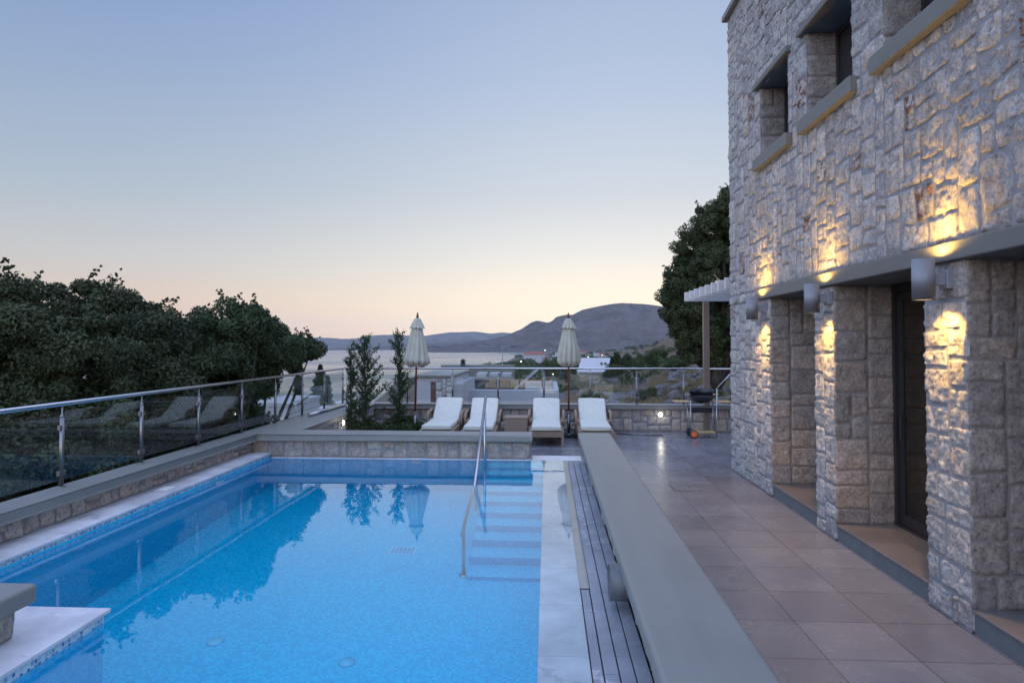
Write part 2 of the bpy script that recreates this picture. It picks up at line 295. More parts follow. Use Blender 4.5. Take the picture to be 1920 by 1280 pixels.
# ------------------------------------------------------------------ helpers
def tag(o, label=None, cat=None, group=None, kind=None):
    if label: o['label'] = label
    if cat: o['category'] = cat
    if group: o['group'] = group
    if kind: o['kind'] = kind
    return o
def empty(name, loc, label, cat, rz=0, group=None):
    o = bpy.data.objects.new(name, None); COL.objects.link(o); o.location = loc; o.rotation_euler = (0, 0, rz); o.empty_display_size = .1
    return tag(o, label, cat, group)
def link(name, me, mats, parent=None, smooth=False):
    if not isinstance(mats, (list, tuple)): mats = [mats]
    for mm in mats: me.materials.append(mm)
    if smooth: me.polygons.foreach_set('use_smooth', [True] * len(me.polygons))
    o = bpy.data.objects.new(name, me); COL.objects.link(o)
    if parent is not None: o.parent = parent
    return o
class B:
    """collects shapes for one mesh, in the coordinates of its parent thing"""
    def __init__(s): s.bm = bmesh.new()
    def box(s, x0, x1, y0, y1, z0, z1, bev=0, seg=2, mi=0, rot=None, piv=None):
        r = bmesh.ops.create_cube(s.bm, size=1)
        vs = r['verts']; c = Vector(((x0 + x1) / 2, (y0 + y1) / 2, (z0 + z1) / 2))
        for v in vs: v.co = Vector((v.co.x * (x1 - x0), v.co.y * (y1 - y0), v.co.z * (z1 - z0))) + c
        fs = set(f for v in vs for f in v.link_faces)
        if bev:
            es = list(set(e for v in vs for e in v.link_edges))
            rr = bmesh.ops.bevel(s.bm, geom=es, offset=bev, segments=seg, profile=.5, affect='EDGES')
            fs = set(f for v in rr['verts'] for f in v.link_faces); vs = list(set(v for f in fs for v in f.verts))
        for f in fs: f.material_index = mi
        if rot is not None:
            piv = Vector(piv) if piv is not None else c
            for v in vs: v.co = rot @ (v.co - piv) + piv
        return s
    def tube(s, pts, r, n=10, cap=True, mi=0):
        pts = [Vector(p) for p in pts]; rs = r if isinstance(r, (list, tuple)) else [r] * len(pts); rings = []
        for i, p in enumerate(pts):
            d = (pts[min(i + 1, len(pts) - 1)] - pts[max(i - 1, 0)]).normalized()
            a = Vector((0, 0, 1)) if abs(d.z) < .9 else Vector((1, 0, 0))
            u = d.cross(a).normalized(); v = d.cross(u)
            rings.append([s.bm.verts.new(p + (u * math.cos(k * 2 * PI / n) + v * math.sin(k * 2 * PI / n)) * rs[i]) for k in range(n)])
        for a, b in zip(rings, rings[1:]):
            for k in range(n):
                f = s.bm.faces.new((a[k], a[(k + 1) % n], b[(k + 1) % n], b[k])); f.smooth = True; f.material_index = mi
        if cap:
            f = s.bm.faces.new(rings[0][::-1]); f.material_index = mi; f = s.bm.faces.new(rings[-1]); f.material_index = mi
        return s
    def prism(s, poly, z0, z1, bev=0, seg=3):
        a = [s.bm.verts.new((x, y, z0)) for x, y in poly]; b = [s.bm.verts.new((x, y, z1)) for x, y in poly]; n = len(poly)
        fs = [s.bm.faces.new(a[::-1]), s.bm.faces.new(b)] + [s.bm.faces.new((a[i], a[(i + 1) % n], b[(i + 1) % n], b[i])) for i in range(n)]
        if bev:
            es = list(fs[0].edges) + list(fs[1].edges)
            bmesh.ops.bevel(s.bm, geom=es, offset=bev, segments=seg, profile=.5, affect='EDGES')
        return s
    def lathe(s, prof, c=(0, 0, 0), n=24, mi=0, axis='z'):
        rings = []
        for r, z in prof:
            ring = []
            for k in range(n):
                a = 2 * PI * k / n; p = (r * math.cos(a), r * math.sin(a), z)
                if axis == 'x': p = (z, p[0], p[1])
                if axis == 'y': p = (p[0], z, p[1])
                ring.append(s.bm.verts.new((p[0] + c[0], p[1] + c[1], p[2] + c[2])))
            rings.append(ring)
        for a, b in zip(rings, rings[1:]):
            for k in range(n):
                f = s.bm.faces.new((a[k], a[(k + 1) % n], b[(k + 1) % n], b[k])); f.smooth = True; f.material_index = mi
        for rg in (rings[0], rings[-1]):
            f = s.bm.faces.new(rg); f.material_index = mi
        return s
    def build(s, name, mats, parent=None, smooth=False):
        bmesh.ops.recalc_face_normals(s.bm, faces=s.bm.faces[:])
        me = bpy.data.meshes.new(name); s.bm.to_mesh(me); s.bm.free()
        return link(name, me, mats, parent, smooth)
def np_mesh(name, V, Fq, mats, parent=None, smooth=False, tint=None, tri=False):
    me = bpy.data.meshes.new(name); V = np.asarray(V, np.float32); Fq = np.asarray(Fq, np.int32); k = Fq.shape[1]
    me.vertices.add(len(V)); me.vertices.foreach_set('co', V.ravel())
    me.loops.add(Fq.size); me.loops.foreach_set('vertex_index', Fq.ravel())
    me.polygons.add(len(Fq)); me.polygons.foreach_set('loop_start', np.arange(0, Fq.size, k, dtype=np.int32))
    if tint is not None:
        a = me.attributes.new('tint', 'FLOAT_COLOR', 'POINT'); T = np.asarray(tint, np.float32)
        if T.shape[1] == 3: T = np.hstack([T, np.ones((len(T), 1), np.float32)])
        a.data.foreach_set('color', T.ravel())
    me.update(calc_edges=True); me.validate()
    return link(name, me, mats, parent, smooth)
def copy_tree(o, parent=None):
    c = o.copy(); COL.objects.link(c)
    if parent is not None: c.parent = parent
    for ch in o.children: copy_tree(ch, c)
    return c
# smooth value noise on numpy arrays
def vnoise(x, y, seed=0):
    xi = np.floor(x).astype(np.int64); yi = np.floor(y).astype(np.int64); fx = x - xi; fy = y - yi
    fx = fx * fx * (3 - 2 * fx); fy = fy * fy * (3 - 2 * fy)
    def h(a, b):
        n = (a * 374761393 + b * 668265263 + seed * 144665) & 0x7fffffff
        n = ((n ^ (n >> 13)) * 1274126177) & 0x7fffffff
        return ((n ^ (n >> 16)) & 0xffff) / 65535.
    return (h(xi, yi) * (1 - fx) + h(xi + 1, yi) * fx) * (1 - fy) + (h(xi, yi + 1) * (1 - fx) + h(xi + 1, yi + 1) * fx) * fy
def fbm(x, y, seed=0, oct=4, g=.5):
    s = 0; a = 1; tot = 0
    for i in range(oct): s = s + a * vnoise(x * 2 ** i + 17 * i, y * 2 ** i + 5 * i, seed + i); tot += a; a *= g
    return s / tot
# ------------------------------------------------------------------ rubble walls
STONE_COLS = [(.41, .398, .392), (.435, .418, .408), (.39, .382, .382), (.455, .435, .42), (.37, .362, .364), (.425, .39, .36), (.352, .345, .348)]
def rubble(name, u0, u1, v0, v1, f, parent, holes=(), cell=.075, seed=1, relief=.03, res=.03, maxw=5, maxh=4, warm=0, rough=.012, gap=.0075, rust=.035, dim=1.0, rc=.10, bed='mortar', edge=.013, smooth=False, warp=.75):
    """one mesh of irregular dressed stones on the (u, v) wall; f(u, v, d) gives the place of a point d in front of it; mortar bed included"""
    rnd = random.Random(seed)
    def lines(p0, p1, brk):
        k = sorted(set([p0, p1] + [x for x in brk if p0 < x < p1])); out = [p0]
        for a, b in zip(k, k[1:]):
            n = max(1, int(round((b - a) / cell))); out += [a + (b - a) * (i + 1) / n for i in range(n)]
        return out
    gu = lines(u0, u1, [x for h in holes for x in h[:2]]); gv = lines(v0, v1, [x for h in holes for x in h[2:]]); nu = len(gu) - 1; nv = len(gv) - 1
    occ = np.zeros((nu, nv), bool)
    for a, b, c, d in holes:
        for i in range(nu):
            for j in range(nv):
                if a < (gu[i] + gu[i + 1]) / 2 < b and c < (gv[j] + gv[j + 1]) / 2 < d: occ[i, j] = True
    rects = []
    for j in range(nv):
        for i in range(nu):
            if occ[i, j]: continue
            ww = rnd.choice([2, 3, 3, 3, 4, 4, maxw]); hh = rnd.choice([2, 3, 3, 4, 4, maxh])
            w_ = 1
            while w_ < ww and i + w_ < nu and not occ[i + w_, j]: w_ += 1
            if i + w_ == nu - 1 and not occ[nu - 1, j]: w_ += 1
            elif i + w_ < nu - 1 and not occ[i + w_, j] and occ[i + w_ + 1, j]: w_ += 1
            if w_ == 1: hh = min(hh, 2)
            elif w_ >= 5: hh = min(hh, 3)
            h_ = 1
            while h_ < hh and j + h_ < nv and not occ[i:i + w_, j + h_].any(): h_ += 1
            if j + h_ == nv - 1 and not occ[i:i + w_, nv - 1].any(): h_ += 1
            occ[i:i + w_, j:j + h_] = True; rects.append((i, j, w_, h_))
    Vs = []; Fs = []; Ts = []; base = 0
    for (i, j, w_, h_) in rects:
        a, b = gu[i], gu[i + w_]; c, d = gv[j], gv[j + h_]
        n = max(4, int((b - a) / res) + 1); m_ = max(4, int((d - c) / res) + 1)
        s = np.linspace(-1, 1, n + 1); tt = np.linspace(-1, 1, m_ + 1)
        e = edge * 1.4 / max(b - a, .05); s[1] = -1 + max(.06, e * 1.2); s[-2] = -s[1]; e = edge * 1.4 / max(d - c, .05); tt[1] = -1 + max(.06, e * 1.2); tt[-2] = -tt[1]
        S, T = np.meshgrid(s, tt, indexing='ij')
        g = gap * rnd.uniform(.6, 1.5)
        if i == 0: a -= g + .006
        if i + w_ == nu: b += g + .006
        hw = (b - a) / 2 - g; hh2 = (d - c) / 2 - g
        k1, k2 = rnd.uniform(.0, rc), rnd.uniform(.0, rc)
        sk = rnd.uniform(-.05, .05); sk2 = rnd.uniform(-.05, .05)
        U = (a + b) / 2 + hw * S * (1 - k1 * np.abs(T) ** 5) * (1 + sk * T); W_ = (c + d) / 2 + hh2 * T * (1 - k2 * np.abs(S) ** 5) * (1 + sk2 * S)
        wx = (fbm(U * 6, W_ * 6, seed, 2) - .5); wz = (fbm(U * 6 + 50, W_ * 6, seed + 9, 2) - .5)
        eu = np.minimum(1, np.minimum(U - u0, u1 - U) / .05).clip(0, 1); ev = np.minimum(1, np.minimum(W_ - v0, v1 - W_) / .05).clip(0, 1)
        jx = (fbm(U * 22, W_ * 22, seed + 21, 2) - .5) * .012; jz = (fbm(U * 22 + 9, W_ * 22, seed + 22, 2) - .5) * .012
        U2 = U + (wx * cell * warp + jx) * eu; W2 = W_ + (wz * cell * warp + jz) * ev
        dist = np.minimum((1 - np.abs(S)) * (b - a) / 2, (1 - np.abs(T)) * (d - c) / 2)
        q = np.clip(dist / edge, 0, 1); prof = np.sqrt(q * (2 - q))
        rel = relief * rnd.uniform(.65, 1.25)
        tilt = rnd.uniform(-.45, .45) * S * rel + rnd.uniform(-.45, .45) * T * rel
        nz = (fbm(U * 16, W_ * 16, seed + 3, 3, .6) - .5) * 2 * rough + (fbm(U * 55, W_ * 55, seed + 5, 2) - .5) * rough * 1.1
        H_ = prof * (rel + tilt * .6 + nz) - .012 * (q <= 0)
        P = f(U2.ravel(), W2.ravel(), H_.ravel())
        idx = (np.arange((n + 1) * (m_ + 1)).reshape(n + 1, m_ + 1)) + base
        q4 = np.stack([idx[:-1, :-1], idx[1:, :-1], idx[1:, 1:], idx[:-1, 1:]], -1).reshape(-1, 4)
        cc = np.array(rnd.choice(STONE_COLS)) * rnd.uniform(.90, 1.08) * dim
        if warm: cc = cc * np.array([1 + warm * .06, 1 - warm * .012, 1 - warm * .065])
        al = 1.0 if rnd.random() < rust else 0.0
        Vs.append(P); Fs.append(q4); Ts.append(np.tile(np.append(cc, al), (len(P), 1))); base += len(P)
    V = np.vstack(Vs); Fq = np.vstack(Fs)
    # orientation: make the faces look along +d
    p0 = f(np.array([u0]), np.array([v0]), np.array([0.])); pu = f(np.array([u0 + 1]), np.array([v0]), np.array([0.])); pv = f(np.array([u0]), np.array([v0 + 1]), np.array([0.])); pd = f(np.array([u0]), np.array([v0]), np.array([1.]))
    if np.dot(np.cross((pu - p0)[0], (pv - p0)[0]), (pd - p0)[0]) < 0: Fq = Fq[:, ::-1]
    o = np_mesh(name, V, Fq, M['stone'], parent, smooth, np.vstack(Ts))
    # mortar bed as flat quads round the holes
    us = sorted(set([u0, u1] + [h[0] for h in holes] + [h[1] for h in holes])); vs = sorted(set([v0, v1] + [h[2] for h in holes] + [h[3] for h in holes]))
    us = [x for x in us if u0 <= x <= u1]; vs = [x for x in vs if v0 <= x <= v1]; mv = []; mf = []
    for a, b in zip(us, us[1:]):
        for c, d in zip(vs, vs[1:]):
            if any(h[0] <= (a + b) / 2 <= h[1] and h[2] <= (c + d) / 2 <= h[3] for h in holes): continue
            k = len(mv) * 4; mv.append(f(np.array([a, b, b, a]), np.array([c, c, d, d]), np.zeros(4) + .002)); mf.append([k, k + 1, k + 2, k + 3])
    mo = np_mesh('mortar', np.vstack(mv), np.array(mf), M[bed], o)
    return o
fX = lambda X, sg: (lambda u, v, d: np.stack([np.full_like(u, X) + sg * d, u, v], -1))     # wall at x = X, u along y
fY = lambda Y, sg: (lambda u, v, d: np.stack([u, np.full_like(u, Y) + sg * d, v], -1))     # wall at y = Y, u along x
# ------------------------------------------------------------------ terrain, sea, hills
PXK = [-1500, 0, 500, 700, 880, 1000, 1100, 1200, 1300, 1370, 1500, 2600]
DK = [17, 25, 40, 60, 100, 160, 300, 600, 1000, 1600, 2600, 4200]
U_ = 'u'
TB = [[300, 250, 190, 165, 150, 140, 130, 118, 75, 47, 29, 18]] * 3 + [[290, 235, 180, 160, 145, 135, 125, 118, 76, 47, 29, 18],
      [280, 220, 170, 140, 118, 100, 80, 70, 58, 56, 40, 30], [280, 215, 155, 118, 86, 72, 60, 50, 42, 32, 24, 18.5], [280, 200, 135, 98, 64, 56, 50, 42, 34, 26, 20, 17],
      [270, 180, 122, 92, 64, 52, 42, 28, 14, 8, 14, 16], [250, 145, 90, 60, 38, 22, 4, -18, -32, -12, 5, 12], [230, 118, 60, 30, 4, -12, -32, -46, -55, -30, 0, 10],
      [220, 108, 42, 5, -22, -40, -60, -70, -70, -50, -20, 0], [220, 108, 42, 5, -22, -40, -60, -70, -70, -50, -20, 0]]
TB = np.array(TB, float)
def terr_dy(px, d):
    i = np.clip(np.searchsorted(PXK, px) - 1, 0, len(PXK) - 2); a = (px - np.array(PXK)[i]) / (np.array(PXK)[i + 1] - np.array(PXK)[i]); a = np.clip(a, 0, 1); a = a * a * (3 - 2 * a) * .5 + a * .5
    ld = np.log(np.clip(d, 17, 4200)); lk = np.log(np.array(DK, float)); j = np.clip(np.searchsorted(lk, ld) - 1, 0, len(DK) - 2); b = (ld - lk[j]) / (lk[j + 1] - lk[j])
    return (TB[i, j] * (1 - a) + TB[i + 1, j] * a) * (1 - b) + (TB[i, j + 1] * (1 - a) + TB[i + 1, j + 1] * a) * b
def terr_z(px, d):
    px = np.asarray(px, float); d = np.asarray(d, float)
    z = CH - terr_dy(px, d) * np.maximum(d, 17) / F
    wx = (px - 960) / F * d; rgh = np.clip((px - 900) / 300, .15, 1)
    z = z + (fbm(wx * .12, d * .12, 4, 5, .6) - .5) * np.minimum(d * .045, 6) * rgh
    rk = 1 - np.abs(fbm(wx * .45 + d * .1, d * .45, 14, 5, .6) * 2 - 1); z = z + (rk ** 3 - .35) * .9 * np.clip((px - 1080) / 160, 0, 1) * np.clip((110 - d) / 60, 0, 1)
    return z
ang = np.radians(np.concatenate([np.linspace(-64, -42, 12)[:-1], np.linspace(-42, 42, 360), np.linspace(42, 64, 12)[1:]]))
pxs = 960 + F * np.tan(ang)
ds = np.concatenate([[2.0], np.geomspace(9, 4300, 230)])
A, Dd = np.meshgrid(pxs, ds, indexing='ij'); Z = terr_z(A, Dd)
Z[:, 0] = -4.5
near = Dd < 17.2
Z = np.where(near, np.minimum(Z, -1.2 + 0 * Z), Z)
ca = np.arctan((A - 960) / F) - YAW; XX = np.sin(ca) * Dd; YY = np.cos(ca) * Dd
idx = np.arange(A.size).reshape(A.shape)
np_mesh('hillside_ground', np.stack([XX.ravel(), YY.ravel(), Z.ravel()], -1), np.stack([idx[:-1, :-1], idx[1:, :-1], idx[1:, 1:], idx[:-1, 1:]], -1).reshape(-1, 4), M['ground'], None, True)['kind'] = 'structure'
def terr_at(px, d):
    x, y = az(px, d); return Vector((x, y, float(terr_z(np.array([px]), np.array([d]))[0])))
SEA = -58
b = B(); v = [b.bm.verts.new(p) for p in ((-9000, 60, SEA), (5000, 60, SEA), (5000, 8600, SEA), (-9000, 8600, SEA))]; b.bm.faces.new(v)
tag(b.build('sea', M['sea']), kind='structure')
b = B(); v = [b.bm.verts.new(p) for p in ((-400, -400, -3.6), (400, -400, -3.6), (400, 5, -3.6), (-400, 5, -3.6))]; b.bm.faces.new(v)
tag(b.build('rear_ground', plain('rear_garden', (.028, .033, .02), .95, var=.4, nsc=.3)), kind='structure')
def ridge(name, pts, d0, d1, dyb, mat, amp, nsc, n=560, rows=90, p=1.3):
    px = np.linspace(pts[0][0], pts[-1][0], n); ry = np.interp(px, [q[0] for q in pts], [q[1] for q in pts])
    t = np.linspace(0, 1.25, rows); PX, T = np.meshgrid(px, t, indexing='ij'); RY = np.repeat(ry[:, None], rows, 1)
    dd = d0 + (d1 - d0) * T; top = CH + (642 - RY) * d1 / F; bot = CH - dyb * d0 / F
    k = np.where(T <= 1, T ** p, 1 - (T - 1) * 1.2)
    wx = (PX - 960) / F * dd
    gul = (fbm(wx * nsc, dd * nsc * .6, 7, 5, .55) - .5) * amp * np.sin(np.clip(T, 0, 1) * PI) ** .7
    gul += (fbm(wx * nsc * 5, dd * nsc * 5, 9, 4, .6) - .5) * amp * .42 * np.clip(T * 3, 0, 1) * np.where(T > .93, .25, 1)
    rdg = 1 - np.abs(fbm(wx * nsc * 3 + dd * nsc, dd * nsc * 1.2, 17, 4, .55) * 2 - 1); gul += (rdg - .75) * amp * .5 * np.sin(np.clip(T, 0, 1) * PI)
    z = bot + (top - bot) * k + gul
    c = np.arctan((PX - 960) / F) - YAW; ix = np.arange(PX.size).reshape(PX.shape)
    o = np_mesh(name, np.stack([(np.sin(c) * dd).ravel(), (np.cos(c) * dd).ravel(), z.ravel()], -1), np.stack([ix[:-1, :-1], ix[1:, :-1], ix[1:, 1:], ix[:-1, 1:]], -1).reshape(-1, 4), mat, None, True)
    o['kind'] = 'structure'; return o
ridge('headland_hill', [(780, 661), (801, 655), (850, 648), (910, 638), (949, 629), (978, 616), (996, 604), (1006, 601), (1014, 602), (1027, 605), (1035, 602), (1043, 594), (1064, 589), (1074, 590), (1092, 581), (1120, 575), (1144, 570.4), (1165, 568.6), (1207, 570.4), (1240, 575), (1280, 588), (1340, 610), (1500, 640), (1800, 660)], 3950, 4900, 19, M['headland'], 95, .0016)
ridge('far_mountain', [(-900, 650), (0, 645), (300, 641), (480, 640), (577, 636), (593, 633.6), (636, 636), (665, 635), (695, 628.6), (744, 627), (757, 629), (796, 629.7), (844, 623), (888, 621.6), (921, 625), (938, 623), (960, 625), (1050, 640), (1300, 655)], 6600, 8200, 12, M['mountain'], 120, .0009)
ridge('low_coast_hill', [(560, 656), (640, 651), (700, 650), (740, 647), (790, 645), (830, 641), (880, 639), (930, 637), (1000, 640), (1100, 655)], 5300, 6200, 13.5, M['headland'], 40, .002)
# ------------------------------------------------------------------ foliage
def leaf_cloud(rng, C, R, n, size, flat=.8, updown=0.25):
    """n leaf-sized quads on and in the clumps with centres C and radii R"""
    k = rng.integers(0, len(C), n); d = rng.normal(size=(n, 3)); d /= np.linalg.norm(d, axis=1)[:, None]
    r = R[k] * rng.uniform(.35, 1.08, n) ** .6; P = C[k] + d * r[:, None] * np.array([1, 1, flat])
    nr = d * .7 + rng.normal(size=(n, 3)) * .6 + np.array([0, 0, .35]); nr /= np.linalg.norm(nr, axis=1)[:, None]
    a = np.cross(nr, rng.normal(size=(n, 3))); a /= np.linalg.norm(a, axis=1)[:, None]; b_ = np.cross(nr, a)
    sz = size * rng.uniform(.55, 1.3, n)[:, None]; a = a * sz; b_ = b_ * sz * .55
    V = np.stack([P - a, P - b_ * .9 + a * .1, P + a, P + b_ * .9 + a * .1], 1).reshape(-1, 3)
    ct = rng.uniform(0, 1, len(C)); tn = np.clip(ct[k] * .5 + rng.uniform(0, .5, n), 0, 1)
    return V, np.arange(4 * n).reshape(-1, 4), np.repeat(tn, 4)
def crown_clumps(rng, blobs, n, rmin, rmax):
    W_ = np.array([b[3] ** 1.6 for b in blobs]); W_ = W_ / W_.sum(); C = []; 
    ks = rng.choice(len(blobs), n, p=W_)
    for k in ks:
        x, y, z, r, fz = blobs[k]; d = rng.normal(size=3); d /= np.linalg.norm(d)
        C.append(np.array([x, y, z]) + d * np.array([1, 1, fz]) * r * rng.uniform(.45, 1.02) ** .5)
    return np.array(C), rng.uniform(rmin, rmax, n)
def tree(name, label, cat, base, blobs, nclump, rc, nleaf, size, mat, seed, group=None, trunk_r=.18, nlimb=14, flat=.8):
    rng = np.random.default_rng(seed); r = empty(name, base, label, cat, group=group)
    C, R = crown_clumps(rng, blobs, nclump, rc[0], rc[1])
    V, Fq, tn = leaf_cloud(rng, C, R, nleaf, size, flat)
    # thin shoots that break the outline
    top = C[rng.choice(len(C), max(3, nclump))]; 
    sh = []; 
    for c in top:
        dv = np.array([rng.normal() * .5, rng.normal() * .5, abs(rng.normal()) + .3]); dv /= np.linalg.norm(dv); L_ = rc[1] * rng.uniform(.7, 1.35)
        for q in np.linspace(.3, 1, 12): sh.append((c + dv * L_ * q + rng.normal(size=3) * .03, .30 * rc[0] * (1.35 - q)))
    C2 = np.array([s[0] for s in sh]); R2 = np.array([s[1] for s in sh])
    V2, F2, t2 = leaf_cloud(rng, C2, R2, max(200, nleaf // 9), size, 1)
    V = np.vstack([V, V2]); Fq = np.vstack([Fq, F2 + len(tn)]); tn = np.concatenate([tn, t2])
    np_mesh('crown', V, Fq, mat, r, False, np.stack([tn, tn, tn], -1))
    b = B(); bc = np.array([bb[:3] for bb in blobs]).mean(0); fork = Vector((bc[0] * .3, bc[1] * .3, bc[2] * .45))
    b.tube([(0, 0, -.6), (fork.x * .4 + .05, fork.y * .4, fork.z * .5), fork], [trunk_r * 1.3, trunk_r, trunk_r * .85], 9)
    for i in range(nlimb):
        e = Vector(C[rng.integers(0, len(C))]); mid = fork.lerp(e, .5) + Vector((rng.normal() * .15, rng.normal() * .15, .15)) * (e - fork).length * .3
        b.tube([fork, mid, e], [trunk_r * .5, trunk_r * .28, trunk_r * .07], 6)
    b.build('trunk', M['bark'], r); return r
# the big dark trees left of the pool (blobs: x, y, z, radius, vertical squash, relative to the base)
def place_tree(name, label, px, d, zb, blobs_px, *a, **k):
    """blobs_px: (px, py, radius in metres, squash, depth offset)"""
    bx, by = az(px, d); base = Vector((bx, by, zb)); bl = []
    for (qx, qy, rr, fz, off) in blobs_px:
        dd = d + off; x, y = az(qx, dd); dep = Vector((x, y, 0)).dot(_fw); z = CH + (642 - qy) * dep / F
        bl.append((x - bx, y - by, z - zb, rr, fz))
    return tree(name, label, 'tree', base, bl, *a, **k)
# ================================================================== THE TERRACE
K = .63; WZ = .24; CB = .522          # coping top, pool water, coping underside
b = B(); b.prism([(.62, -12), (3.2, -12), (3.2, 10.8), (8.5, 10.8), (8.5, 15.6), (-4.4, 15.6), (-4.4, 10.5), (.62, 10.5)], -.35, 0)
tag(b.build('terrace_floor', M['deck']), kind='structure')
# access hatch set in the floor
h = empty('access_hatch', (1.99, 9.55, 0), 'square tiled access hatch with a dark joint round it, let into the terrace floor', 'hatch')
b = B(); b.box(-.20, .20, -.235, .235, .0005, .004); b.build('surround', M['dark'], h)
b = B(); b.box(-.192, .192, -.227, .227, .001, .0075, .001, 1); b.build('lid', M['deck'], h)
# perimeter wall: left side, pool end and far side under one coping
pw = empty('perimeter_wall', (0, 0, 0), 'low rubble wall with grey concrete coping running round the left and far sides of the terrace and the pool end', 'wall')
poly = [(-5.02, -1.5), (-4.66, -1.5), (-4.66, 10.19), (-.235, 10.19), (-.235, 10.68), (-4.13, 10.68), (-4.13, 15.36), (8.5, 15.36), (8.5, 15.80), (-5.02, 15.80)]
b = B(); b.prism(poly, CB, K, .028, 3); b.build('coping', M['cap'], pw)
def inset(p, d):   # body outline a little inside the coping
    return [(-4.94, -1.4), (-4.80, -1.4), (-4.80, 10.30), (-.29, 10.30), (-.29, 10.60), (-4.17, 10.60), (-4.17, 15.45), (8.4, 15.45), (8.4, 15.72), (-4.94, 15.72)]
b = B(); b.prism(inset(poly, 0), -5, CB - .001); b.build('wall_core', M['mortar'], pw)
rubble('stone_face', -1.4, 10.27, .325, CB, fX(-4.795, 1), pw, cell=.05, seed=3, relief=.026, res=.018, maxw=4, maxh=5, warm=.4, gap=.009, rough=.02)
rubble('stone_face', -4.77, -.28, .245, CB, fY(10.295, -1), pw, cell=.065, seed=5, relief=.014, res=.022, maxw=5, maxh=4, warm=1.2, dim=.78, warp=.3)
rubble('stone_face', 10.30, 10.60, .245, CB, fX(-.285, 1), pw, cell=.065, seed=6, relief=.015, res=.03)
rubble('stone_face', 10.62, 15.44, .0, CB, fX(-4.165, 1), pw, cell=.07, seed=7, relief=.02, res=.04)
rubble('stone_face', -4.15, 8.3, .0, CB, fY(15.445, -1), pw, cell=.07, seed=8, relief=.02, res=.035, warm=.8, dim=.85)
# long coped wall between pool and terrace
lw = empty('low_dividing_wall', (.75, 0, 0), 'long low wall with broad smooth grey concrete coping between the pool and the tiled terrace', 'wall')
b = B(); b.box(.492 - .75, 1.013 - .75, -1.5, 10.60, CB, K, .024, 3); b.build('coping', M['cap'], lw)
b = B(); b.box(.60 - .75, .93 - .75, -1.4, 10.52, 0, CB - .001); b.build('wall_core', M['mortar'], lw)
def sh(fn, dx): return lambda u, v, d: fn(u, v, d) - np.array([dx, 0, 0])
rubble('stone_face', -1.4, 10.5, .245, CB, sh(fX(.598, -1), .75), lw, cell=.065, seed=11, relief=.022, res=.03)
b = B(); b.lathe([(0, 0), (.105, 0), (.125, 0), (.125, -.17), (.118, -.17), (.108, -.04), (.0, -.04)][::-1] if 0 else [(.108, -.03), (.112, -.17), (.125, -.17), (.125, .03)], (.60 + .0, 0, 0), 32, 0, 'x')
pp = b.build('drain_pipe', M['pvc']); pp.location = (0, 4.62, .245 + .17); tag(pp, 'short stub of grey plastic pipe sticking out of the dividing wall over the drain slats', 'pipe')
# ------------------------------------------------------------------ pool
PL, PR, PE, FL = -4.455, -.058, 10.25, -1.80
pool = empty('swimming_pool', (0, 0, 0), 'large swimming pool with bright blue mosaic, corner steps and a marble edge', 'pool')
b = B()
def quad(b, pts, mi=0):
    f = b.bm.faces.new([b.bm.verts.new(p) for p in pts]); f.material_index = mi; return f
quad(b, [(PL, -1.5, FL), (PR, -1.5, FL), (PR, PE, FL), (PL, PE, FL)])
quad(b, [(PL, -1.5, FL), (PL, PE, FL), (PL, PE, WZ + .012), (PL, -1.5, WZ + .012)])
quad(b, [(PR, -1.5, FL), (PR, PE, FL), (PR, PE, WZ - .003), (PR, -1.5, WZ - .003)])
quad(b, [(PL, PE, FL), (PR, PE, FL), (PR, PE, WZ - .003), (PL, PE, WZ - .003)])
quad(b, [(PL, -1.5, FL), (PR, -1.5, FL), (PR, -1.5, WZ - .003), (PL, -1.5, WZ - .003)])
me = bpy.data.meshes.new('basin'); b.bm.to_mesh(me); b.bm.free(); link('basin', me, M['mosaic'], pool)
# left waterline band and raised marble edge
b = B(); b.box(PL - .05, PL, -1.5, PE, WZ + .010, .300); b.build('waterline_band', M['band'], pool)
b = B()
y = -1.5
while y < PE + .4:
    b.box(-4.82, PL + .03, y + .0015, min(y + .895, 10.29), .300, .325, .003, 1); y += .9
b.build('edge_slab', M['marble'], pool)
b = B(); b.box(PL + .02, -.26, 10.235, 10.29, WZ - .01, WZ + .008, .002, 1); b.build('end_ledge', M['marble'], pool)
# right marble rim, just under the film of water
b = B(); y = 1.0; rr = random.Random(4)
while y < 10.2:
    y2 = min(y + rr.choice([.62, .75, .9]), 10.25); b.box(PR, .243, y + .001, y2 - .001, .19, WZ - .0035, .0015, 1); y = y2
b.box(-.24, .54, 10.252, 10.66, .0, WZ + .0035, .002, 1)
b.build('overflow_rim', M['marble'], pool)
b = B(); b.box(.244, .252, 4.95, 10.2, .19, WZ + .004); b.box(.306, .313, 4.95, 10.2, .19, WZ + .004); b.box(.252, .306, 4.95, 10.2, .19, WZ - .008)
b.box(.252, .306, 4.95, 4.962, .19, WZ + .004); b.build('overflow_channel', M['steel'], pool)
# steps
st = B(); SN = 10
for i in range(SN):
    y1 = 10.249; y0 = 9.80 - i * .30; zt = WZ - .20 * (i + .75)
    st.box(-.885 - .001 * i, PR - .002, y0, y1 - .001 * i, FL - .01 if i == SN - 1 else zt - .2, zt, .012, 2)
st.build('steps', M['mosaic'], pool)
# single water surface
bmw = bmesh.new(); vv = [bmw.verts.new((x, y, WZ)) for x, y in [(PL, -1.5), (.2435, -1.5), (.2435, PE), (PL, PE)]]
bmw.faces.new(vv); me = bpy.data.meshes.new('pool_water'); bmw.to_mesh(me); bmw.free()
tag(link('pool_water', me, M['water']), kind='structure')
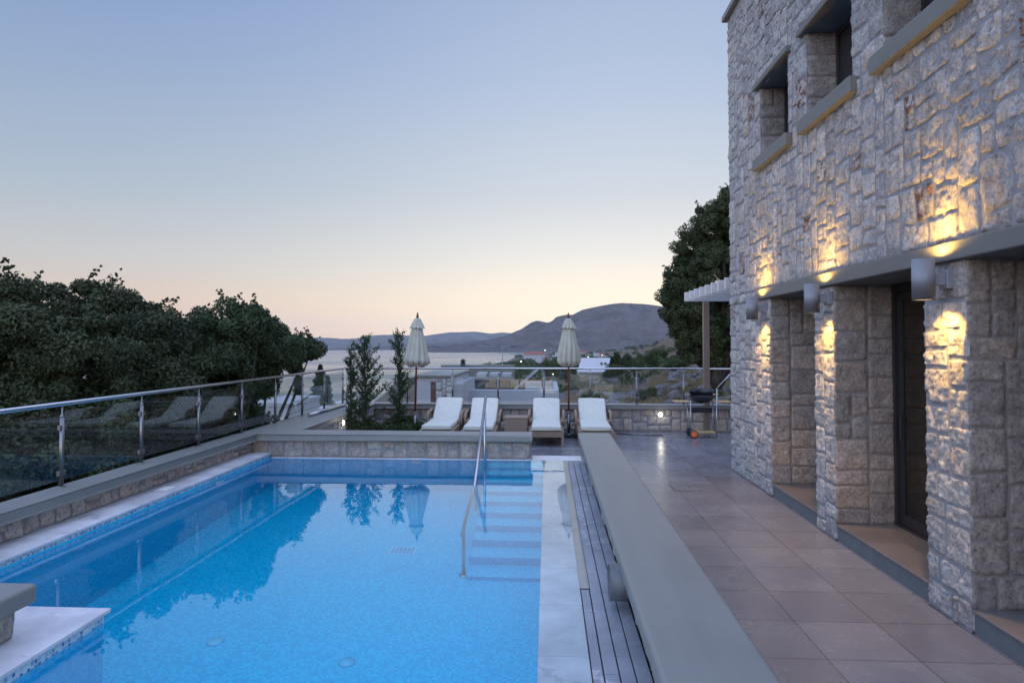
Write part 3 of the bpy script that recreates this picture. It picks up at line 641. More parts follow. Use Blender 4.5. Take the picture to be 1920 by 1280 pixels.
# inlets and drain
b = B(); c0 = (PL + .012, 8.3, -.1)
for c0, ax in (((PL + .01, 8.6, .02), 'x'),): b.lathe([(.0, 0), (.11, .0), (.11, .015), (.095, .022), (.0, .022)], c0, 28, 0, ax)
b.build('pool_lamp', M['marker'], pool)
b = B(); b.lathe([(.0, 0), (.11, .0), (.11, -.015), (.095, -.022), (.0, -.022)], (-2.1, PE - .005, .03), 28, 0, 'y'); b.build('pool_lamp', M['marker'], pool)
dr = B(); dr.box(-.16, .16, -.12, .12, 0, .006, .002, 1)
for k in range(6): dr.box(-.13 + k * .046, -.105 + k * .046, -.09, .09, .0065, .009, mi=1)
o = dr.build('floor_drain', [M['inlet'], M['drainslot']], pool); o.location = (-1.74, 7.8, FL)
for p in ((-2.96, 5.7), (-1.72, 5.55)):
    b = B(); b.lathe([(.0, 0), (.075, 0), (.07, .014), (.0, .016)], (0, 0, 0), 24); o = b.build('floor_inlet', M['inlet'], pool); o.location = (p[0], p[1], FL)
o = B().box(-.065, .065, -.10, .10, 0, .004, .001, 1).build('skimmer_lid', M['marker'], pool); o.location = (-4.62, 7.66, .3255)
# drain slats beside the rim
sl = empty('drain_grating', (.25, 0, 0), 'dark slate slats with narrow gaps covering the drain between marble rim and low wall', 'grating')
b = B(); b.box(0, .345, -1.5, 10.2, .10, .185); b.build('channel_bed', M['black'], sl)
rr = random.Random(9)
for k, (x0, x1) in enumerate(((.068, .148), (.156, .236), (.244, .326))):
    b = B(); y = -1.2 + k * .21
    while y < 10.19:
        y2 = min(y + .98, 10.19); xa = x0; 
        b.box(xa, x1, y + .0015, y2 - .0015, .19, WZ - .002 + rr.uniform(-.002, .002), .002, 1)
        y = y2
    b.build('slat', M['slate'], sl)
b = B(); b.box(.001, .06, -1.2, 4.94, .19, WZ - .003, .002, 1); b.build('slat', M['slate'], sl)
# near-left raised platform that cuts into the pool, with its own coped wall
pf = empty('pool_platform', (-2.93, 4.18, 0), 'marble topped platform cutting into the near left corner of the pool', 'platform')
b = B(); b.box(-1.52, -.002, -5.6, -.002, -1.81, .298); b.build('platform_side', M['mosaic'], pf)
b = B(); b.box(-1.518, .001, -5.6, .001, WZ - .02, .2995); b.build('waterline_band', M['band'], pf)
b = B(); 
for a, c in ((-5.6, -1.9), (-1.898, -.85), (-.848, .03)): b.box(-1.56, .03, a, c, .300, .326, .003, 1)
b.build('edge_slab', M['marble'], pf)
pw2 = empty('pool_side_wall', (-3.10, 3.83, 0), 'end of a coped rubble wall standing on the marble platform at the near left corner', 'wall')
b = B(); b.box(-.46, 0, -5.2, 0, CB - .01, K, .026, 3); b.build('coping', M['cap'], pw2)
b = B(); b.box(-.40, -.10, -5.1, -.08, .326, CB - .011); b.build('wall_core', M['mortar'], pw2)
rubble('stone_face', -5.1, -.08, .328, CB - .01, lambda u, v, d: np.stack([-.098 + d, u, v], -1), pw2, cell=.06, seed=21, relief=.03, res=.02)
rubble('stone_face', -.40, -.10, .328, CB - .01, lambda u, v, d: np.stack([u, -.078 + d, v], -1), pw2, cell=.06, seed=22, relief=.02, res=.02)
# stair handrail at the pool steps
hr = empty('pool_handrail', (-.94, 9.7, 0), 'sloping stainless steel handrail going down into the pool beside the steps', 'handrail')
s_ = (1.235 - WZ) / (9.86 - 8.42)
def hz(y): return 1.235 - (9.86 - y) * s_
b = B(); b.tube([(0, 9.90 - 9.7, hz(9.90)), (0, 7.12 - 9.7, hz(7.12))], .0215, 16); b.build('rail', M['steel'], hr)
b = B(); b.tube([(.012, -.06, -.05 + 0), (.012, -.06, hz(9.64) - .02)], .0195, 14); b.build('post', M['steel'], hr)
b = B(); b.tube([(.012, 7.2 - 9.7, FL + .02), (.012, 7.2 - 9.7, hz(7.2) - .02)], .0195, 14); b.build('post', M['steel'], hr)
b = B(); b.lathe([(0, 0), (.05, 0), (.05, .012), (.022, .02)], (.012, 7.2 - 9.7, FL + .002), 20); b.build('flange', M['steel'], hr)
b = B(); b.tube([(.03, 8.3 - 9.7, -.82), (.012, 8.3 - 9.7, hz(8.3) - .02)], .0195, 14); b.build('post', M['steel'], hr)
# ------------------------------------------------------------------ glass railings
RZ = 1.468
def post(loc, parent, ax):
    """post with stem, cap and glass clamps; the glass runs along ax"""
    p = B(); p.tube([(0, 0, 0), (0, 0, .70)], .0215, 14); p.lathe([(.0215, .70), (.021, .715), (.008, .735), (.008, .835)], n=14)
    p.lathe([(.045, 0), (.045, .008), (.0215, .01)], n=18)
    o = p.build('post', M['steeldark'], parent); o.location = loc
    for z in (.14, .60):
        c = B(); c.box(-.016, .016, -.05, .05, z - .025, z + .025, .004, 1)
        if ax == 'x': 
            for v_ in c.bm.verts: v_.co.x, v_.co.y = v_.co.y, -v_.co.x
        c.build('clamp', M['steeldark'], o)
    return o
lr = empty('left_glass_railing', (-4.915, 0, K), 'glass railing with round steel handrail along the left side of the pool', 'railing'); lr.name = 'glass_railing'
ys = [6.34 - 1.2925 * 2 + 1.2925 * i for i in range(10)]; ys = [y for y in ys if y < 15.6]
for y in ys: post((0, y, 0), lr, 'y')
for a, c in zip([ys[0] - 1.29] + ys, ys): B().box(-.005, .005, a + .035, c - .035, .07, .765).build('glass_panel', M['glass'], lr)
b = B(); b.tube([(0, ys[0] - 2.5, RZ - K), (0, 15.43, RZ - K)], .0235, 18); b.build('handrail', M['steel'], lr)
fr_ = empty('glass_railing', (-4.915, 15.56, K), 'glass railing with steel handrail on the far wall behind the sun loungers', 'railing')
xs = [-2.28 + 1.1 * i for i in range(-2, 9)]
for x in xs: post((x + 4.915, 0, 0), fr_, 'x')
xs2 = [-4.915] + xs
for a, c in zip(xs2, xs2[1:]): B().box(a + 4.915 + .035, c + 4.915 - .035, -.005, .005, .07, .765).build('glass_panel', M['glass'], fr_)
b = B(); b.tube([(-.0, 0, RZ - K), (8 + 4.9, 0, RZ - K)], .0235, 18); b.build('handrail', M['steel'], fr_)
o = B().tube([(0, 0, 0), (.0, 2.1, 0)], .035, 14).build('steel_tube', M['steel']); o.location = (-4.68, 12.55, K + .036); o.rotation_euler = (0, 0, -.02)
tag(o, 'loose silver tube lying on the wide coping at the far left corner', 'tube')
# ================================================================== THE STONE HOUSE
hs = empty('stone_house', (3.05, 0, 0), 'two storey house of pale rubble stone with deep door openings along the terrace', 'house')
def Hf(fn): return sh(fn, 3.05)
OPEN = [(7.555, 9.045), (5.405, 7.085), (3.15, 4.885)]
WIN = [(8.30, 9.36), (6.58, 7.70), (4.86, 5.98)]
holes = [(a, c, 0, 2.84) for a, c in OPEN] + [(a, c, 4.66, 5.72) for a, c in WIN]
# stones in strips so that each strip can have its own grain
for i, (a, c) in enumerate(((9.045, 10.95), (7.085, 7.555), (4.885, 5.405), (1.0, 3.15))): rubble('pier_stone', a, c, 0.0, 2.70, Hf(fX(3.05, -1)), hs, cell=.073, seed=131 + i, relief=.014, res=.016, rough=.017, warp=.35)
rubble('facade_stone', 1.0, 10.95, 2.84, 7.50, Hf(fX(3.05, -1)), hs, [(a, c, 4.66, 5.72) for a, c in WIN], cell=.080, seed=32, relief=.013, res=.022, maxw=5, maxh=5, rough=.019, rust=.045, warp=.55)
b = B(); b.box(0, .22, 9.5, 10.95, 2.70, 2.84); b.build('mortar_bed', M['mortar'], hs)
rubble('facade_stone', 9.47, 10.95, 2.70, 2.84, Hf(fX(3.05, -1)), hs, cell=.07, seed=35, relief=.028, res=.025)
for i, (a, c) in enumerate(OPEN):
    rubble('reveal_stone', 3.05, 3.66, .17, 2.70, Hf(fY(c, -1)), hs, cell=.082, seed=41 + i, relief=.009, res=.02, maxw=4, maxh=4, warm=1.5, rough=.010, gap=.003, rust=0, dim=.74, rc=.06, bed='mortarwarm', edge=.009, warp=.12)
    b = B(); b.box(0.002, .61, a - .02, a, 0, 2.70); b.build('reveal_back', M['mortar'], hs)
    b = B(); b.box(.012, .61, a + .001, c - .001, 0, .155); b.build('riser', M['riser'], hs)
    b = B(); b.box(-.004, .61, a + .001, c - .001, .156, .176, .003, 1); o = b.build('threshold', M['steptile'], hs)
for (a, c) in WIN:
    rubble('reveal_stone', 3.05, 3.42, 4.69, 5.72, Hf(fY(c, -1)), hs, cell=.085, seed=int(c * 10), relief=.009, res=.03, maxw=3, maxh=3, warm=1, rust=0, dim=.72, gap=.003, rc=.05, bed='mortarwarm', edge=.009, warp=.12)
    B().box(.0, .40, a - .02, a, 4.6, 5.8).build('reveal_back', M['mortar'], hs)
    B().box(-.095, .40, a - .13, c + .10, 4.54, 4.705, .012, 2).build('window_sill', M['sill'], hs)
    B().box(-.08, .40, a - .13, c + .13, 5.72, 5.80, .012, 2).build('window_lintel', M['capdark'], hs)
    wf = B(); X0 = .33
    wf.box(X0, X0 + .06, a, a + .06, 4.692, 5.72); wf.box(X0, X0 + .06, c - .06, c, 4.692, 5.72); wf.box(X0, X0 + .06, a + .06, c - .06, 4.692, 4.75); wf.box(X0, X0 + .06, a + .06, c - .06, 5.66, 5.72); wf.box(X0 - .01, X0 + .05, (a + c) / 2 - .04, (a + c) / 2 + .04, 4.75, 5.66)
    wo_ = wf.build('window', M['frame'], hs); B().box(X0 + .02, X0 + .03, a + .06, c - .06, 4.75, 5.66).build('pane', M['black'], wo_)
B().box(-.062, .62, 1.0, 9.47, 2.70, 2.842, .012, 2).build('lintel_band', M['capdark'], hs)
B().box(.0, .66, 1.0, 9.45, 2.62, 2.699).build('soffit', M['capdark'], hs) if 0 else None
B().box(-.09, 5.0, .8, 11.04, 7.50, 7.60, .015, 2).build('roof_coping', M['cap'], hs)
b = B(); b.box(.66, 6, 1.0, 10.94, 3.0, 7.49); b.box(2.6, 6, 1.0, 10.94, 0, 3.0); b.box(.05, 2.6, 9.07, 10.94, 0, 2.99); b.box(.05, .6, 9.47, 10.94, 2.69, 7.49); b.box(.05, 2.6, 1.0, 3.1, 0, 2.99)
b.build('inner_wall', M['mortar'], hs)
b = B(); b.box(.42, .66, 1.0, 10.94, 2.85, 7.49); b.build('inner_wall', M['dark'], hs)
rubble('end_face_stone', 3.05, 9, 0, 7.5, Hf(fY(10.95, 1)), hs, cell=.16, seed=51, relief=.02, res=.12)
# room behind the doors, lit warm
b = B()
for q in ([(.75, 3.1, .17), (2.6, 3.1, .17), (2.6, 9.07, .17), (.75, 9.07, .17)], [(.75, 3.1, 2.68), (2.6, 3.1, 2.68), (2.6, 9.07, 2.68), (.75, 9.07, 2.68)], [(2.59, 3.1, .17), (2.59, 9.07, .17), (2.59, 9.07, 2.68), (2.59, 3.1, 2.68)]): quad(b, q)
b.build('room_shell', M['wall_in'], hs)
B().box(.712, 2.59, 7.10, 7.54, .171, 2.679).build('room_partition', M['wall_in'], hs); B().box(.712, 2.59, 4.90, 5.39, .171, 2.679).build('room_partition', M['wall_in'], hs)
b = B(); b.box(.0, .66, 4.886, 5.404, 2.6, 2.699) if 0 else b.box(.30, .75, 1.0, 9.45, 2.843, 2.99); b.build('ceiling_slab', M['dark'], hs)
for i, (a, c) in enumerate(OPEN):
    d = B(); X0 = .60
    d.box(X0, X0 + .10, c - .055, c - .004, .178, 2.698); d.box(X0, X0 + .10, a + .004, a + .055, .178, 2.698); d.box(X0, X0 + .10, a + .055, c - .055, 2.62, 2.698); d.box(X0 + .002, X0 + .10, a + .055, c - .055, .178, .20)
    dm = (a + c) / 2
    dd = d.build('door', M['frame'], hs)
    for (p, q, xo) in ((dm - .03, c - .06, .03), (a + .06, dm + .03, .065)):
        lf = B(); x0, x1 = X0 + xo, X0 + xo + .03
        lf.box(x0, x1, p, p + .085, .205, 2.61); lf.box(x0, x1, q - .085, q, .205, 2.61); lf.box(x0, x1, p + .085, q - .085, .205, .31); lf.box(x0, x1, p + .085, q - .085, 2.53, 2.61)
        lf.build('door_leaf', M['frame'], dd)
        B().box(x0 + .01, x0 + .016, p + .085, q - .085, .31, 2.53).build('door_pane', M['doorglass'], dd)
    B().box(X0 + .012, X0 + .03, c - .125, c - .10, 1.08, 1.32, .004, 1).build('handle', M['black'], dd)
ld = bpy.data.lights.new('room_lamp', 'POINT'); ld.energy = 2.5; ld.color = (1, .62, .25); ld.shadow_soft_size = .12
lo = bpy.data.objects.new('room_light', ld); COL.objects.link(lo); lo.location = (4.9, 6.2, 2.2)
# wall lamps
WL = [(5.06, 'largest and nearest of the three grey cylinder wall lamps, beside the first stone pier'), (7.13, 'middle one of the three lit grey cylinder wall lamps, on the narrow stone pier'), (9.17, 'farthest of the three lit grey cylinder wall lamps, near the far end of the house')]
SPOT = 130
def wall_lamp(y, label):
    t = empty('wall_lamp', (3.02, y, 2.565), label, 'wall lamp', group='cylinder up and down lamps on the stone house')
    c = B(); R_ = .077
    prof = [(R_ - .006, -.148), (R_, -.155), (R_, .155), (R_ - .006, .148)]
    c.lathe(prof[::-1], (-.175, 0, 0), 32); bmf = [f for f in c.bm.faces if len(f.verts) > 4]; bmesh.ops.delete(c.bm, geom=bmf, context='FACES_ONLY')
    c.lathe([(R_ - .007, -.15), (R_ - .007, .15)], (-.175, 0, 0), 32); bmf = [f for f in c.bm.faces if len(f.verts) > 4]; bmesh.ops.delete(c.bm, geom=bmf, context='FACES_ONLY')
    c.build('shade', M['lampgrey'], t)
    B().box(-.105, -.03, -.035, .035, -.045, .045, .004, 1).build('arm', M['lampgrey'], t)
    B().box(-.032, .025, -.055, .055, -.07, .07, .006, 2).build('wall_plate', M['lampgrey'], t)
    for sgn in (1, -1):
        B().lathe([(0, 0), (.066, 0), (.066, .006), (0, .006)], (-.175, 0, sgn * .143 - .003), 24).build('lens', M['lens'], t)
    for sgn, en, sz, bl in ((1, 44, 165, .5), (-1, 66, 124, .45), (1, 44, 84, .9), (-1, 46, 66, .9)):
        sd = bpy.data.lights.new('lamp_beam', 'SPOT'); sd.energy = en; sd.color = (1, .56, .12); sd.spot_size = math.radians(sz); sd.spot_blend = bl; sd.shadow_soft_size = .025
        so = bpy.data.objects.new('lamp_beam', sd); COL.objects.link(so); so.parent = t; so.location = (-.125, 0, sgn * .154)
        so.rotation_euler = (0 if sgn < 0 else PI, 0, 0)
for y, lb in WL: wall_lamp(y, lb)
# ------------------------------------------------------------------ pergola
pg = empty('pergola', (3.66, 15.2, 0), 'white slatted pergola roof on a brown post beyond the far end of the stone house', 'pergola')
for i in range(9):
    y = -.02 - i * .485
    B().box(-.48, 3.2, y - .045, y + .045, 3.04, 3.25, .006, 1).build('rafter', M['rafter'], pg)
B().box(-.065, .065, -.085, .045, 0, 3.039, .006, 1).build('post', M['post_brown'], pg)
# ------------------------------------------------------------------ bulkhead lamps
def bulkhead(p, ax, label):
    t = empty('bulkhead_lamp', p, label, 'wall lamp', group='round lit lamps set in the low walls')
    a = 1 if ax == 'x' else -1
    B().lathe([(.0, 0), (.068, 0), (.068, a * .022), (.058, a * .032), (.054, a * .026)], n=28, axis=ax).build('rim', M['black'], t)
    B().lathe([(.0, a * .02), (.055, a * .024), (.052, a * .036), (.035, a * .05), (.0, a * .055)], n=28, axis=ax).build('globe', M['globe'], t)
    l = bpy.data.lights.new('bulkhead_glow', 'POINT'); l.energy = 1.2; l.color = (1, .93, .75); l.shadow_soft_size = .05
    lo = bpy.data.objects.new('bulkhead_glow', l); COL.objects.link(lo); lo.parent = t; lo.location = (.11, 0, 0) if ax == 'x' else (0, -.11, 0)
p = at(1238, 777, Y=15.42); bulkhead((p.x, 15.425, p.z), 'y', 'round lit lamp on the far stone wall between the last lounger and the barbecue')
p = at(641, 792, X=-4.14); bulkhead((-4.145, p.y, p.z), 'x', 'round lit lamp on the left wall beside the bushes')
bulkhead((-2.35, 15.425, .36), 'y', 'round lit lamp on the far wall behind the leftmost sun lounger')
# ------------------------------------------------------------------ sun loungers
def make_lounger():
    t = empty('sun_lounger', (0, 0, 0), 'x', 'sun lounger', group='wicker sun loungers in a row before the far wall')
    b = B(); b.box(-.355, .355, 0, 1.98, .185, .315, .012, 2); b.box(-.36, -.30, 1.0, 1.75, .12, .40, .01, 1); b.box(.30, .36, 1.0, 1.75, .12, .40, .01, 1); b.build('frame', M['wicker'], t)
    for x in (-.33, .33):
        for y in (.03, 1.93): B().box(x - .03, x + .03, y - .03, y + .03, 0, .19, .006, 1).build('leg', M['wicker'], t)
        s = 1 if x > 0 else -1
        a = B(); xo = s * .375; a.tube([(xo, .98, .30), (xo, 1.04, .50), (xo, 1.12, .56), (xo, 1.5, .57), (xo, 1.62, .50), (xo, 1.66, .30)], .032, 8); a.build('arm', M['wicker'], t)
    rot = Matrix.Rotation(math.radians(33), 3, 'X'); pv = (0, 1.17, .345)
    b = B(); b.box(-.31, .31, 1.17, 1.94, .295, .335, .01, 1, rot=rot, piv=pv); b.build('backrest', M['wicker'], t)
    for nm, y0, y1, r in (('seat_cushion', -.03, 1.185, None), ('back_cushion', 1.175, 1.965, rot)):
        c = B(); c.box(-.30, .30, y0, y1, .322, .412, .034, 4, rot=r, piv=pv)
        bmesh.ops.subdivide_edges(c.bm, edges=[e for e in c.bm.edges if e.calc_length() > .3], cuts=5, use_grid_fill=True)
        for v in c.bm.verts:
            k = vnoise(np.array([v.co.x * 4 + 7]), np.array([v.co.y * 4]), 3)[0] - .5; v.co.z += k * .012 + (.010 * (1 - (v.co.x / .3) ** 2) if v.co.z > .37 else 0)
            v.co.x *= 1 + (vnoise(np.array([v.co.y * 5]), np.array([v.co.z * 5]), 8)[0] - .5) * .02
        cu = c.build(nm, M['cream'], t, True)
        pi = B(); zz = .338
        pts = [(-.297, y0 + .004, zz), (.297, y0 + .004, zz), (.297, y1 - .004, zz), (-.297, y1 - .004, zz), (-.297, y0 + .004, zz)]
        if r is not None: pts = [tuple(r @ (Vector(q) - Vector(pv)) + Vector(pv)) for q in pts]
        pi.tube(pts, .006, 6, False); pi.build('piping', M['piping'], cu)
    return t
lounger = make_lounger()
LG = [(-2.26, 'leftmost cream cushioned wicker sun lounger, beside the left parasol'), (-1.395, 'cream cushioned wicker sun lounger second from left, between leftmost lounger and wicker side table'),
      (-.02, 'cream cushioned wicker sun lounger just right of the wicker side table'), (.985, 'rightmost cream cushioned wicker sun lounger, right of the right parasol')]
for i, (x, lb) in enumerate(LG):
    o = lounger if i == 0 else copy_tree(lounger)
    o.location = (x, 13.08 + (.05, -.02, .0, .03)[i], 0); o.rotation_euler = (0, 0, (-.01, .012, .0, -.012)[i]); o['label'] = lb
t = empty('side_table', (-.66, 13.7, 0), 'low boxy tan wicker side table standing between the sun loungers', 'side table')
B().box(-.24, .24, 0, .46, .03, .49, .012, 2).build('body', M['wicker'], t); B().box(-.25, .25, -.01, .47, .491, .512, .006, 2).build('table_top', M['wicker'], t)
for x in (-.2, .2): B().box(x - .02, x + .02, .03, .07, 0, .03).build('foot', M['black'], t)
# ------------------------------------------------------------------ parasols
def canopy(seed, prof, pl=8, amp=.15, sag=.02):
    n = 96; rows = []
    rng = np.random.default_rng(seed); ph = rng.uniform(0, 6.3); th = np.linspace(0, 2 * PI, n, endpoint=False)
    zz = np.array([p[0] for p in prof]); rr = np.array([p[1] for p in prof]); Z_ = np.linspace(zz[0], zz[-1], 40); R_ = np.interp(-Z_, -zz, rr)
    V = []
    for z, r in zip(Z_, R_):
        k = (zz[0] - z) / (zz[0] - zz[-1]); tw = .25 * k
        f = 1 + amp * (.4 + .6 * k) * np.abs(np.cos((th + tw) * pl / 2 + ph)) ** .6 - amp * .5 + (vnoise(np.cos(th) * 3 + 9, np.sin(th) * 3 + z * 3 + 9, seed) - .5) * .16
        V.append(np.stack([np.cos(th) * r * f, np.sin(th) * r * f, np.full(n, z) + (sag * np.cos(th * pl / 1 + ph) * (k > .9))], -1))
    V = np.vstack(V); ix = np.arange(40 * n).reshape(40, n)
    Fq = np.stack([ix[:-1, :], ix[1:, :], np.roll(ix, -1, 1)[1:, :], np.roll(ix, -1, 1)[:-1, :]], -1).reshape(-1, 4)
    return V, Fq
def parasol(loc, label, seed, wheels, lean=0, R=.27):
    t = empty('parasol', loc, label, 'parasol', group='closed cream parasols among the loungers'); t.rotation_euler = (0, lean, 0)
    V, Fq = canopy(seed, [(2.60, .06), (2.5, .10), (2.2, .165), (1.9, .225), (1.70, R), (1.655, R * .98), (1.60, R * .72), (1.56, R * .40)], 12, .34); np_mesh('canopy', V, Fq, M['canvas'], t, True)
    V, Fq = canopy(seed + 1, [(2.63, .045), (2.61, .075), (2.50, .12), (2.41, .15)], 12, .28, .012); np_mesh('vent_flap', V, Fq, M['canvas'], t, True)
    B().tube([(0, 0, .42), (0, 0, 2.70)], .022, 14).build('pole', M['ribwood'], t)
    B().lathe([(.0, 2.63), (.028, 2.64), (.032, 2.67), (.018, 2.70), (.022, 2.72), (.006, 2.76), (0, 2.765)], n=14).build('finial', M['ribwood'], t)
    b = B()
    for k in range(8):
        a = k * PI / 4 + .2; b.tube([(.03 * math.cos(a), .03 * math.sin(a), 1.9), (R * .62 * math.cos(a), R * .62 * math.sin(a), 1.545)], .012, 6)
    b.build('ribs', M['ribwood'], t)
    B().tube([(0, 0, .04), (0, 0, .52)], .032, 16).build('sleeve', M['steeldark'], t)
    B().lathe([(0, 0), (.04, .0), (.045, .02), (.03, .035), (0, .04)], (0, 0, .52), 14).build('clamp_knob', M['steeldark'], t)
    B().box(-.24, .24, -.24, .24, .02, .075, .01, 2).build('base', M['dark' if wheels else 'steeldark'], t)
    if wheels:
        for s in (-1, 1):
            wv = B(); wv.lathe([(.02, -.02), (.075, -.02), (.08, -.012), (.08, .012), (.075, .02), (.02, .02)], (s * .13, -.26, .08), 22, axis='x'); wv.build('wheel', M['rubber'], t)
        B().tube([(-.13, -.26, .08), (.13, -.26, .08)], .012, 8).build('axle', M['steeldark'], t)
parasol((-2.93, 14.25, 0), 'closed cream parasol at the left end of the lounger row, by the bushes', 3, False, .02, .275)
parasol((.475, 14.55, 0), 'closed cream parasol on a wheeled base between the two right sun loungers', 12, True, 0, .235)
# ------------------------------------------------------------------ barbecue
bb = empty('barbecue', (3.40, 14.62, 0), 'wheeled charcoal barbecue with wooden side shelves and an orange hubbed wheel', 'barbecue')
for x in (-.26, .30):
    for y in (-.17, .17): B().tube([(x, y, .02 if x > 0 else .08), (x, y, .80)], .011, 8).build('leg', M['steel'], bb)
b = B(); b.lathe([(.0, .77), (.16, .775), (.235, .83), (.26, .90), (.265, .905), (.25, .90), (.22, .85), (.0, .80)], (.02, 0, 0), 32); b.build('fire_bowl', M['black'], bb)
b = B(); n = 20
vs = [[b.bm.verts.new((.02 + .262 * math.cos(a), .262 * math.sin(a) + (.0), z)) for a in [PI * .02 + PI * .96 * k / n for k in range(n + 1)]] for z in (.90, 1.06)]
for k in range(n): b.bm.faces.new((vs[0][k], vs[0][k + 1], vs[1][k + 1], vs[1][k]))
o = b.build('windshield', M['black'], bb, True); sm = o.modifiers.new('thick', 'SOLIDIFY'); sm.thickness = .006
B().tube([(.26, 0, .94), (.40, 0, .94)], .012, 8).build('grill_handle', M['beech'], bb); B().tube([(-.22, 0, .935), (-.33, 0, .935)], .009, 8).build('grill_handle', M['beech'], bb)
def rshelf(x0, x1, nm):
    b = B()
    for k in range(5): b.box(x0, x1, -.17 + k * .07, -.108 + k * .07, .775, .80, .006, 1)
    b.build(nm, M['beech'], bb)
rshelf(-.60, -.23, 'side_shelf'); rshelf(.26, .63, 'side_shelf')
b = B(); b.box(-.25, .22, -.15, .15, .55, .66, .015, 2); b.build('ash_tray', M['black'], bb); B().box(-.26, .30, -.18, -.165, .665, .685).build('cross_bar', M['steel'], bb)
b = B()
for k in range(4): b.box(-.20, .30, -.16 + k * .082, -.085 + k * .082, .10, .125, .006, 1)
b.build('lower_shelf', M['beech'], bb)
for y in (-.22, .22):
    wv = B(); wv.lathe([(.0, -.02), (.075, -.02), (.085, -.014), (.085, .014), (.075, .02), (.0, .02)], (0, 0, 0), 28, axis='y'); wh = wv.build('wheel', M['rubber'], bb); wh.location = (-.20, y, .086)
    hb = B(); hb.lathe([(.0, -.026), (.05, -.026), (.068, -.022), (.068, .022), (.05, .026), (.0, .026)], (0, 0, 0), 24, axis='y'); hb.build('hub', M['orange' if y < 0 else 'rubber'], wh)
o = B().tube([(0, 0, 0), (1.0, -.22, 0)], .014, 8).build('loose_pole', M['steeldark']); o.location = (1.58, 14.95, .014); tag(o, 'thin metal pole lying on the floor tiles at the foot of the far wall', 'pole')
o = B().tube([(0, 0, 0), (.42, .1, .42)], .016, 8).tube([(0, 0, 0), (0, 0, -1.4)], .016, 8).build('garden_handrail', M['steel']); p = at(1344, 728, Y=17.5); o.location = p; tag(o, 'short slanting metal handrail on the slope behind the barbecue', 'handrail')
# ------------------------------------------------------------------ planting bed, bushes and young cypresses in the far left corner
b = B(); b.box(-4.12, -2.45, 12.9, 13.0, 0, .10, .006, 1); b.box(-2.55, -2.45, 13.0, 15.4, 0, .10, .006, 1); o = b.build('bed_kerb', M['cap']); tag(o, 'low pale kerb edging the planting bed by the left parasol', 'kerb')
b = B(); b.box(-4.12, -2.56, 13.01, 15.4, 0, .06); o = b.build('bed_soil', M['dark']); tag(o, kind='structure')
o = B().tube([(0, 0, 0), (0, 0, .30)], .045, 14).lathe([(.0, .30), (.05, .30), (.05, .315), (0, .32)], n=14).build('bollard', M['steeldark']); o.location = (-3.12, 12.6, 0); tag(o, 'short steel bollard light in front of the planting bed', 'bollard')
def cypress(loc, label, h, r, seed, n=150, dens=60):
    rng = np.random.default_rng(seed); t = empty('young_cypress', loc, label, 'tree', group='slender young cypresses in the corner bed')
    V = []; T = []; b = B(); b.tube([(0, 0, 0), (.02, .01, h * .5), (-.01, .02, h * .96)], [.028, .018, .004], 7)
    for i in range(n):
        z = h * (.12 + .86 * (i / n)); k = 1 - (z / h) ** 1.6; L_ = r * (k * .8 + .26) * rng.choice([.45, .7, 1.0, 1.5], p=[.4, .3, .2, .1]); a = rng.uniform(0, 2 * PI); elv = rng.uniform(.5, 1.15)
        d = np.array([math.cos(a) * math.cos(elv), math.sin(a) * math.cos(elv), math.sin(elv)]); p0 = np.array([.01, .01, z]); b.tube([p0, p0 + d * L_ * .9], [.005, .002], 4, False)
        m_ = int(dens * L_ / r * 1.4) + 8; q = rng.uniform(.15, 1.1, m_); P = p0 + d * L_ * q[:, None] + rng.normal(size=(m_, 3)) * .022
        g = d + rng.normal(size=(m_, 3)) * .45; g /= np.linalg.norm(g, axis=1)[:, None]; s = np.cross(g, rng.normal(size=(m_, 3))); s /= np.linalg.norm(s, axis=1)[:, None]
        ln = rng.uniform(.02, .045, m_)[:, None]; V.append(np.stack([P - s * .006, P + s * .006, P + g * ln + s * .009, P + g * ln - s * .009], 1).reshape(-1, 3)); T.append(np.repeat(np.clip(.3 * rng.random() + rng.uniform(0, .6, m_) * q, 0, 1), 4))
    V = np.vstack(V); T = np.concatenate(T); np_mesh('foliage', V, np.arange(len(V)).reshape(-1, 4), M['conifer'], t, False, np.stack([T] * 3, -1)); b.build('trunk', M['bark'], t)
def ground_pt(px, Y): p = at(px, 700, Y=Y); return p.x
cypress((ground_pt(657, 13.3), 13.3, 0.05), 'slim young cypress, leftmost of the three in the corner bed', 1.98, .27, 1, 66, 58)
cypress((ground_pt(683, 13.6), 13.6, 0.05), 'tallest and bushiest young cypress, middle of the three in the corner bed', 2.20, .46, 2, 92, 66)
cypress((ground_pt(747, 14.2), 14.2, 0.05), 'young cypress with drooping tip just left of the left parasol', 2.27, .38, 5, 80, 60)
def bush(name, label, loc, blobs, ncl, rc, nl, size, mat, seed, cat='bush', group=None):
    rng = np.random.default_rng(seed); C, R = crown_clumps(rng, blobs, ncl, rc[0], rc[1]); V, Fq, tn = leaf_cloud(rng, C, R, nl, size, .85)
    t = empty(name, loc, label, cat, group=group); np_mesh('foliage', V, Fq, mat, t, False, np.stack([tn] * 3, -1))
    b = B(); rr_ = max(bb_[3] for bb_ in blobs)
    for k in range(5):
        e = C[rng.integers(0, len(C))]; b.tube([(0, 0, -.1 * rr_), tuple(e * .5 + np.array([0, 0, .1 * rr_])), tuple(e)], [.05 * rr_, .03 * rr_, .01 * rr_], 5)
    b.build('stem', M['bark'], t); return t
